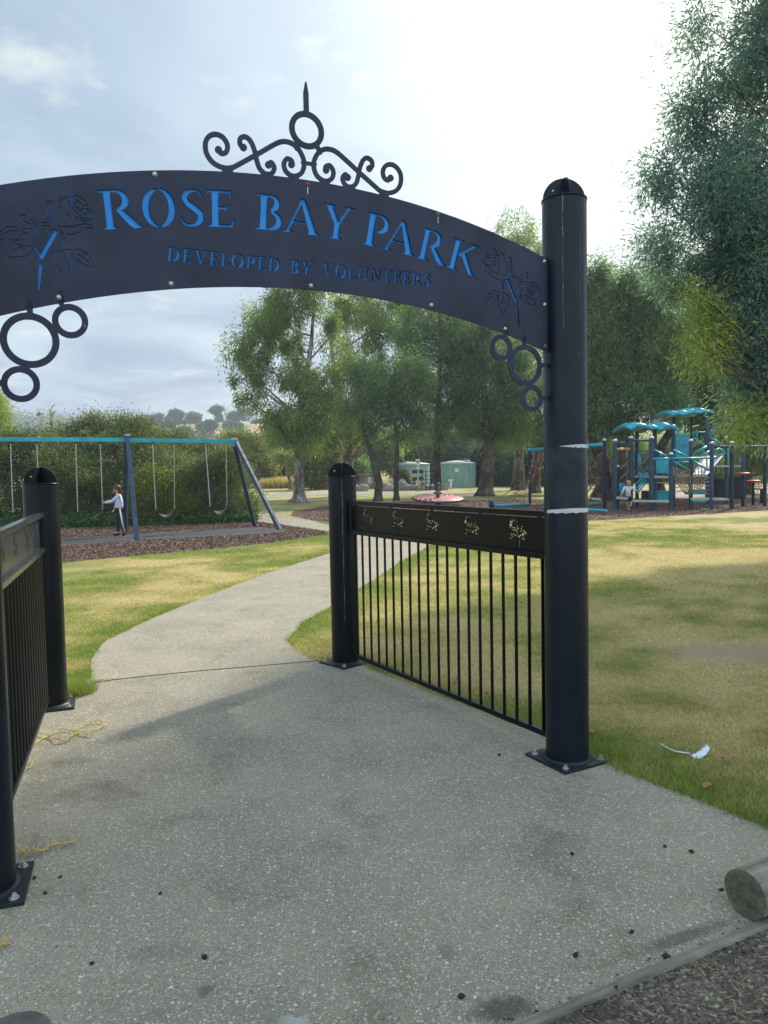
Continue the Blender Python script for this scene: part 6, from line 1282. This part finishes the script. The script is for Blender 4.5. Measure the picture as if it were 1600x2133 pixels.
# dark fence screen between tanks
fe = at(893, 1010, 52); e = empty('mesh_fence', (fe.x, 52, 0), 0, 'dark open mesh gate between the two tanks', 'fence'); hf = at(893, 978, 52).z
for i in range(5): MB().bar((-.45+.28*i, 0, 0), (-.45+.28*i, 0, hf), .05).build('fence_post', M['blackcloth'], e)
for i in range(5): MB().bar((-.47, 0, .2+hf*.19*i), (.69, 0, .2+hf*.19*i), .03).build('wire', M['blackcloth'], e)
# bins by the rack
MBb = MB().box((0, 0, .35), (.6, .5, .7), bev=.04); q_ = at(858, 1009, 55); o = MBb.build('storage_bin', simple('dark_green_plastic', (.03, .07, .06), .5), None, (q_.x, 55, 0)); tag(o, 'dark green bin left of the rack', 'bin')
# shed
s1 = G(750, 1019); s2 = G(792, 1018.5); e = empty('timber_shed', ((s1.x+s2.x)/2, s1.y, 0), 0, 'low weathered timber shed with a pale blue-green hatch', 'shed'); wS = s2.x-s1.x; hS = at(770, 990, s1.y).z
mb = MB(); rr = random.Random(4); n = 12
for i in range(n): mb.box((-wS/2+wS*(i+.5)/n, 0, hS/2+rr.uniform(-.04, 0)), (wS/n*.94, .06, hS+rr.uniform(-.05, .02)))
mb.build('plank_wall', M['shed'], e)
for x in (-wS/2, wS/2): MB().box((x, .9, hS/2), (.06, 1.74, hS*.98)).build('side_wall', M['shed'], e)
MB().box((0, .85, hS+.05), (wS+.25, 2.05, .06)).build('roof', M['shed'], e); MB().box((-.02*wS, -.05, hS*.62), (wS*.2, .03, hS*.52), bev=.005).build('hatch', M['tankroof'], e)
# red barrier
rb_ = at(672, 1013, 60); e = empty('barrier_bag', (rb_.x, 60, 0), 0, 'bright orange-red slatted barrier on the lawn left of the centre post', 'barrier'); m_or = simple('orange_red_plastic', (.62, .09, .04), .5); 
for i in range(4): MB().box((-.27+.18*i, 0, .24), (.15, .35, .42), bev=.03).build('barrier_block', m_or, e)
MB().box((0, 0, .08), (.74, .4, .08), bev=.02).build('barrier_base', m_or, e)
# rocks
rk = [(756, 1014, 1.0, .55), (803, 1012, 1.3, .62), (829, 1012, 1.1, .62), (847, 1013, .9, .5), (864, 1013, .8, .45), (880, 1013, 1.0, .48), (896, 1014, .9, .4), (924, 1013, .8, .45), (738, 1013, .9, .5), (815, 1009, .9, .8), (838, 1008, .9, .8)]
rl = ['rock at the left of the shed front', 'biggest rock just right of the shed', 'rock third from the shed in the front row', 'rock under the small green bush', 'low rock between bush and sign pole', 'rock right of the sign pole', 'rock before the mesh gate', 'lone boulder left of the standpipe', 'rock left of the timber shed', 'upper rock behind the biggest rock', 'upper rock nearest the left tank']
for i, ((x, y, w_, h_), lab) in enumerate(zip(rk, rl)):
    p = at(x, y, 52.5); o = MB().blob((0, 0, h_*.35), (w_*.42, w_*.32, h_*.62), 10, .3, seed=i).build('rock', M['rock'], None, (p.x, 52.5+rr.uniform(-.4, .4), 0)); tag(o, lab, 'rock', 'rocks edging the garden by the tanks')
shrub('small_bush', 'small bright green bush among the rocks', Vector((at(835, 1010, 54).x, 54, 0)), [(835, 992, 14, 18, 0), (842, 1002, 10, 10, 0)], M['wattle'], 80, 50, .14, .05, 71, None, sig=(.14, .14, .14), stems=3)
# house roof and buildings behind the bushes
def house(px, yb, ytop, Y, w_, d_, lab, rot=0, windows=0):
    b = at(px, yb, Y); b.z = 0; h = max(1.5, at(px, ytop, Y).z); e = empty('house', b, rot, lab, 'house'); wh = h*.72
    MB().box((0, 0, wh/2), (w_, d_, wh)).build('wall', M['housewall'], e)
    MB().add([(-w_/2-.3, -d_/2-.3, wh), (w_/2+.3, -d_/2-.3, wh), (w_/2+.3, d_/2+.3, wh), (-w_/2-.3, d_/2+.3, wh), (-w_/2-.3, 0, h), (w_/2+.3, 0, h)], [(0, 1, 5, 4), (2, 3, 4, 5), (0, 4, 3), (1, 2, 5), (3, 2, 1, 0)]).build('roof', M['roofmetal'], e)
    for i in range(windows): MB().box((-w_/2+w_*(i+1)/(windows+1), -d_/2-.02, wh*.55), (.9, .05, .8)).build('window', M['glass'], e)
    return e
house(413, 985, 955, 58, 3.4, 4, 'pale metal-roofed building showing between the bushes behind the swings', R_(20)); house(4, 985, 938, 56, 3, 4, 'pale building glimpsed at the left edge behind the bush', 0, 1)
house(458, 890, 880, 318, 16, 9, 'long low white house on the far hill crest', 0, 4)
# parked cars beyond the dry grass
def car(px, yb, Y, lab, s=1.0, rot=0):
    b = at(px, yb, Y); b.z = 0; e = empty('parked_car', b, rot, lab, 'car', 'white cars parked beyond the dry grass')
    pr = [(-2.1, .35), (-2.1, .85), (-1.2, .98), (-.65, 1.42), (.75, 1.45), (1.45, 1.0), (2.05, .9), (2.12, .35)]; n = len(pr)
    vs = [(x*s, y*s, z*s) for y in (-.82, .82) for x, z in pr]; MB().add(vs, [tuple(range(n)), tuple(reversed(range(n, 2*n)))]+[(i, n+i, n+(i+1) % n, (i+1) % n) for i in range(n)]).build('body', M['carpaint'], e)
    MB().add([(x*s, -.835*s, z*s) for x, z in [(-1.0, 1.0), (-.6, 1.34), (.7, 1.37), (1.2, 1.02)]], [(0, 1, 2, 3)]).build('side_window', M['glass'], e)
    MB().add([(x*s, y*s, z*s) for x, y, z in [(-1.24, -.7, 1.0), (-1.24, .7, 1.0), (-.7, .62, 1.41), (-.7, -.62, 1.41)]], [(0, 1, 2, 3)]).build('windscreen', M['glass'], e)
    for x in (-1.3, 1.35): MB().lathe([(.0001, -.1), (.32, -.1), (.33, 0), (.32, .1), (.0001, .1)], (x*s, -.78*s, .33), 18, Matrix.Rotation(PI/2, 3, 'X')).build('wheel', M['rubber'], e)
car(587, 992, 100, 'larger white vehicle parked beyond the dry grass', 1.25, R_(-20)); car(557, 993, 98, 'smaller pale car beyond the dry grass at the left', .9, R_(10))
# pylon on the hill
b = at(518, 905, 300); b.z = at(518, 905, 300).z; zt = at(517, 846, 300).z-b.z; e = empty('power_pylon', b, 0, 'thin lattice power pylon on the far hill', 'pylon'); mb = MB()
for sx in (-1, 1):
    for sy in (-1, 1): mb.tube([(sx*1.3, sy*1.3, 0), (sx*.5, sy*.5, zt*.6), (0, 0, zt)], .07, 4)
for i in range(7):
    z0, z1 = zt*i/8, zt*(i+1)/8; w0, w1 = 1.3*(1-z0/zt), 1.3*(1-z1/zt); mb.tube([(-w0, -w0, z0), (w1, -w1, z1)], .05, 4); mb.tube([(w0, -w0, z0), (-w1, -w1, z1)], .05, 4)
mb.build('lattice', M['chain'], e); ca = MB()
for z in (.62, .75, .88): ca.tube([(-2.2, 0, zt*z), (2.2, 0, zt*z)], .08, 4)
ca.build('cross_arm', M['chain'], e)

# ------------------------------------------------------------------ people
print('people')
def skin_obj(name, verts, edges, radii, m, parent, sub=2, root=0):
    me = bpy.data.meshes.new(name); me.from_pydata([tuple(v) for v in verts], edges, []); o = link(name, me, m, parent)
    sk = o.modifiers.new('skin', 'SKIN'); sk.use_smooth_shade = True
    for i, r in enumerate(radii):
        d = me.skin_vertices[0].data[i]; d.radius = (r, r) if not hasattr(r, '__len__') else r; d.use_root = (i == root)
    ss = o.modifiers.new('sub', 'SUBSURF'); ss.levels = sub; ss.render_levels = sub
    return o
def chain(V, E, Rr, start, pts):
    k = start
    for p, r in pts: V.append(p); Rr.append(r); E.append((k, len(V)-1)); k = len(V)-1
    return k
def hand(V, E, Rr, wrist, palm, fdir, side, s, curl):
    # wrist index, palm centre, finger direction, thumb side vector
    k = chain(V, E, Rr, wrist, [(palm, .020*s)]); f = Vector(fdir).normalized(); sd_ = Vector(side).normalized(); c = Vector(curl)
    for i, (o_, l) in enumerate(((-.018, .036), (-.006, .042), (.006, .040), (.017, .032))):
        b = Vector(palm)+sd_*o_*s+f*.02*s; chain(V, E, Rr, k, [(b, .0075*s), (b+f*l*.5*s+c*.008*s, .0068*s), (b+f*l*.7*s+c*.026*s, .006*s)])
    b = Vector(palm)-sd_*.02*s*1.0-f*.008*s; chain(V, E, Rr, k, [(b, .009*s), (b-sd_*.016*s+f*.016*s, .0075*s), (b-sd_*.014*s+f*.034*s, .0065*s)])
def person(name, loc, rz, J, s, label, cloth):
    e = empty('person', loc, rz, label, 'person'); v = lambda k: Vector(J[k])
    V = [v('pelvis')]; Rr = [(.06*s, .06*s)]; E = []
    ch = chain(V, E, Rr, 0, [(v('waist'), (.055*s, .055*s)), (v('chest'), (.08*s, .06*s)), (v('neckb'), .045*s)])
    hd = chain(V, E, Rr, ch, [(v('neck'), .033*s), (v('jaw'), (.05*s, .055*s)), (v('head'), (.072*s, .078*s)), (v('crown'), (.055*s, .06*s))])
    for sd_ in 'lr':
        w_ = chain(V, E, Rr, ch-1, [(v('sh'+sd_), .042*s), (v('el'+sd_), .030*s), (v('wr'+sd_), .019*s)]); d = (v('wr'+sd_)-v('el'+sd_)).normalized(); pl = v('wr'+sd_)+d*.035*s; hand(V, E, Rr, w_, pl, d, Vector(J.get('ts'+sd_, (0, 1, 0))), s, Vector(J.get('cu'+sd_, (-.5, 0, -.5))))
        chain(V, E, Rr, 0, [(v('hip'+sd_), .068*s), (v('kn'+sd_), .046*s), (v('an'+sd_), .028*s), (v('toe'+sd_), .024*s)])
    skin_obj('body', V, E, Rr, M['skin'], e)
    # jacket
    V = [v('pelvis')+Vector((0, 0, .0*s))]; Rr = [(.112*s, .097*s)]; E = []
    c = chain(V, E, Rr, 0, [(v('waist'), (.098*s, .085*s)), (v('chest'), (.112*s, .09*s)), (v('neckb')-Vector((0, 0, .01)), .058*s)])
    for sd_ in 'lr': el = v('el'+sd_); wr = v('wr'+sd_); chain(V, E, Rr, c-1, [(v('sh'+sd_), .056*s), (el, .043*s), (wr.lerp(el, .08), .032*s)])
    skin_obj('jacket', V, E, Rr, M[cloth['top']], e)
    V = [v('pelvis')+Vector((0, 0, .03*s))]; Rr = [(.098*s, .085*s)]; E = []
    for sd_ in 'lr':
        kn, an = v('kn'+sd_), v('an'+sd_)
        chain(V, E, Rr, 0, [(v('hip'+sd_), .082*s), (kn if cloth['long'] else v('hip'+sd_).lerp(kn, .85), .060*s)]+([(an.lerp(kn, .12), .045*s)] if cloth['long'] else []))
    skin_obj('trousers', V, E, Rr, M[cloth['bottom']], e)
    if cloth.get('stripe'):
        for sd_ in 'l':
            off = Vector(J['stripe']); h, k, a = v('hip'+sd_)+Vector((0, 0, .05)), v('kn'+sd_), v('an'+sd_); MB().tube([h+off*.086*s, k+off*.062*s, a.lerp(k, .12)+off*.046*s], [.017*s, .015*s, .012*s], 6).build('white_stripe', M['white'], e)
    for sd_ in 'lr':
        a, t_ = v('an'+sd_), v('toe'+sd_); d = (t_-a); skin_obj('shoe', [a+Vector((0, 0, .01))-d*.35, a+d*.25+Vector((0, 0, -.012)), t_+d*.1], [(0, 1), (1, 2)], [.036*s, .038*s, .028*s], M[cloth['shoe']], e)
    h, f = v('head'), Vector(J['face']).normalized(); up = (v('crown')-h).normalized(); sdv = f.cross(up).normalized()
    hb = MB(); hb.blob(h-f*.022*s+up*.022*s, (.086*s, .086*s, .088*s), 12); hb.blob(h-f*.055*s-up*.03*s, (.06*s, .06*s, .08*s), 12)
    for k in J.get('hairx', []): hb.blob(Vector(k[0]), k[1], 12)
    hb.build('hair', M[cloth['hair']], e)
    fc = MB()
    for q in (-1, 1): fc.blob(h+f*.078*s+sdv*.028*s*q-up*.012*s, (.008*s,)*3, 8)
    fc.build('eyes', M['blackcloth'], e); MB().blob(h+f*.088*s-up*.03*s, (.011*s, .011*s, .016*s), 8).build('nose', M['skin'], e); MB().tube([h+f*.076*s-up*.055*s-sdv*.016*s, h+f*.080*s-up*.056*s, h+f*.076*s-up*.055*s+sdv*.016*s], .004*s, 5).build('mouth', M['red'], e)
    for q in (-1, 1): MB().blob(h+sdv*.078*s*q-up*.015*s, (.012*s, .016*s, .02*s), 8).build('ear', M['skin'], e)
    return e
# girl with the swing chain: image-right = +x, away = +y
gb = G(249, 1117); s = 1.0; gx_ = gb.x; gy_ = gb.y
hp_ = onplane(213, 1046, SM, SE); hd_ = SM+ub*hp_[0]; hd_.z = hp_[1]; hr = hd_-gb
Jg = dict(pelvis=(.02, 0, .66), waist=(.02, 0, .79), chest=(.015, 0, .93), neckb=(.0, 0, 1.01), neck=(-.005, 0, 1.045), jaw=(-.035, -.02, 1.085), head=(-.03, -.015, 1.135), crown=(-.02, -.01, 1.185), face=(-.75, -.55, -.28),
          shl=(.05, -.105, .975), ell=(-.10, -.11, .845), wrl=(-.27, -.05, .835), shr=(-.02, .11, .975), elr=(-.07, .14, .79), wrr=(-.13, .10, .66), tsl=(0, 0, -1), cul=(-.3, .8, 0), tsr=(-1, 0, 0), cur=(0, -.6, .2),
          hipl=(.04, -.065, .62), knl=(.09, -.07, .34), anl=(.15, -.05, .075), toel=(.09, -.08, .03), hipr=(0, .06, .62), knr=(-.045, .05, .34), anr=(-.03, .02, .06), toer=(-.14, -.01, .03), stripe=(.45, -.9, 0),
          hairx=[((.03, .01, 1.05), (.035, .035, .075)), ((-.045, -.075, 1.02), (.022, .022, .05))])
Jg['wrl'] = tuple(hr+Vector((.055, -.015, -.012))); Jg['ell'] = tuple((Vector(Jg['shl'])+Vector(Jg['wrl']))/2+Vector((.03, -.03, -.05)))
person('girl', (gb.x, gb.y, 0), 0, Jg, 1.04, 'child in pale lilac jacket and black striped trousers holding a swing chain', dict(top='jacket', bottom='blackcloth', long=True, stripe=True, shoe='blackcloth', hair='hair'))
kb_ = G(1309, 1064); Jk = dict(pelvis=(0, 0, .50), waist=(-.01, 0, .60), chest=(-.02, 0, .72), neckb=(-.01, 0, .785), neck=(0, 0, .81), jaw=(.01, .02, .84), head=(.01, .01, .895), crown=(.01, .0, .945), face=(.35, .93, -.1),
          shl=(-.12, -.01, .755), ell=(-.19, -.04, .64), wrl=(-.22, 0, .54), shr=(.10, -.01, .755), elr=(.20, -.02, .66), wrr=(.32, .04, .64), tsl=(1, 0, 0), cul=(.3, .6, 0), tsr=(0, 0, -1), cur=(0, .5, -.4),
          hipl=(-.05, 0, .46), knl=(-.02, .02, .25), anl=(.02, -.02, .055), toel=(.05, .05, .025), hipr=(.06, 0, .46), knr=(.10, .03, .27), anr=(.05, -.10, .20), toer=(.02, -.13, .14), stripe=(0, 0, 0), hairx=[((.0, -.055, .87), (.06, .05, .09)), ((-.03, -.06, .92), (.05, .05, .05))])
person('toddler', (kb_.x, kb_.y, 0), 0, Jk, .92, 'small blond child in a white top and dark shorts running by the play equipment', dict(top='jacket', bottom='navy', long=False, shoe='skin', hair='blond'))

# ------------------------------------------------------------------ air
m = bpy.data.materials.new('haze_air'); m.use_nodes = True; t = m.node_tree; t.nodes.clear(); vo = t.nodes.new('ShaderNodeVolumePrincipled'); vo.inputs['Color'].default_value = (.72, .82, .95, 1); vo.inputs['Density'].default_value = .0009; vo.inputs['Anisotropy'].default_value = .3
ou = t.nodes.new('ShaderNodeOutputMaterial'); t.links.new(vo.outputs[0], ou.inputs['Volume'])
HZ = True
if HZ:
    hz = MB(); hz.box((0, 0, 31), (4200, 4200, 64)); o = hz.build('haze', m); tag(o, kind='stuff')
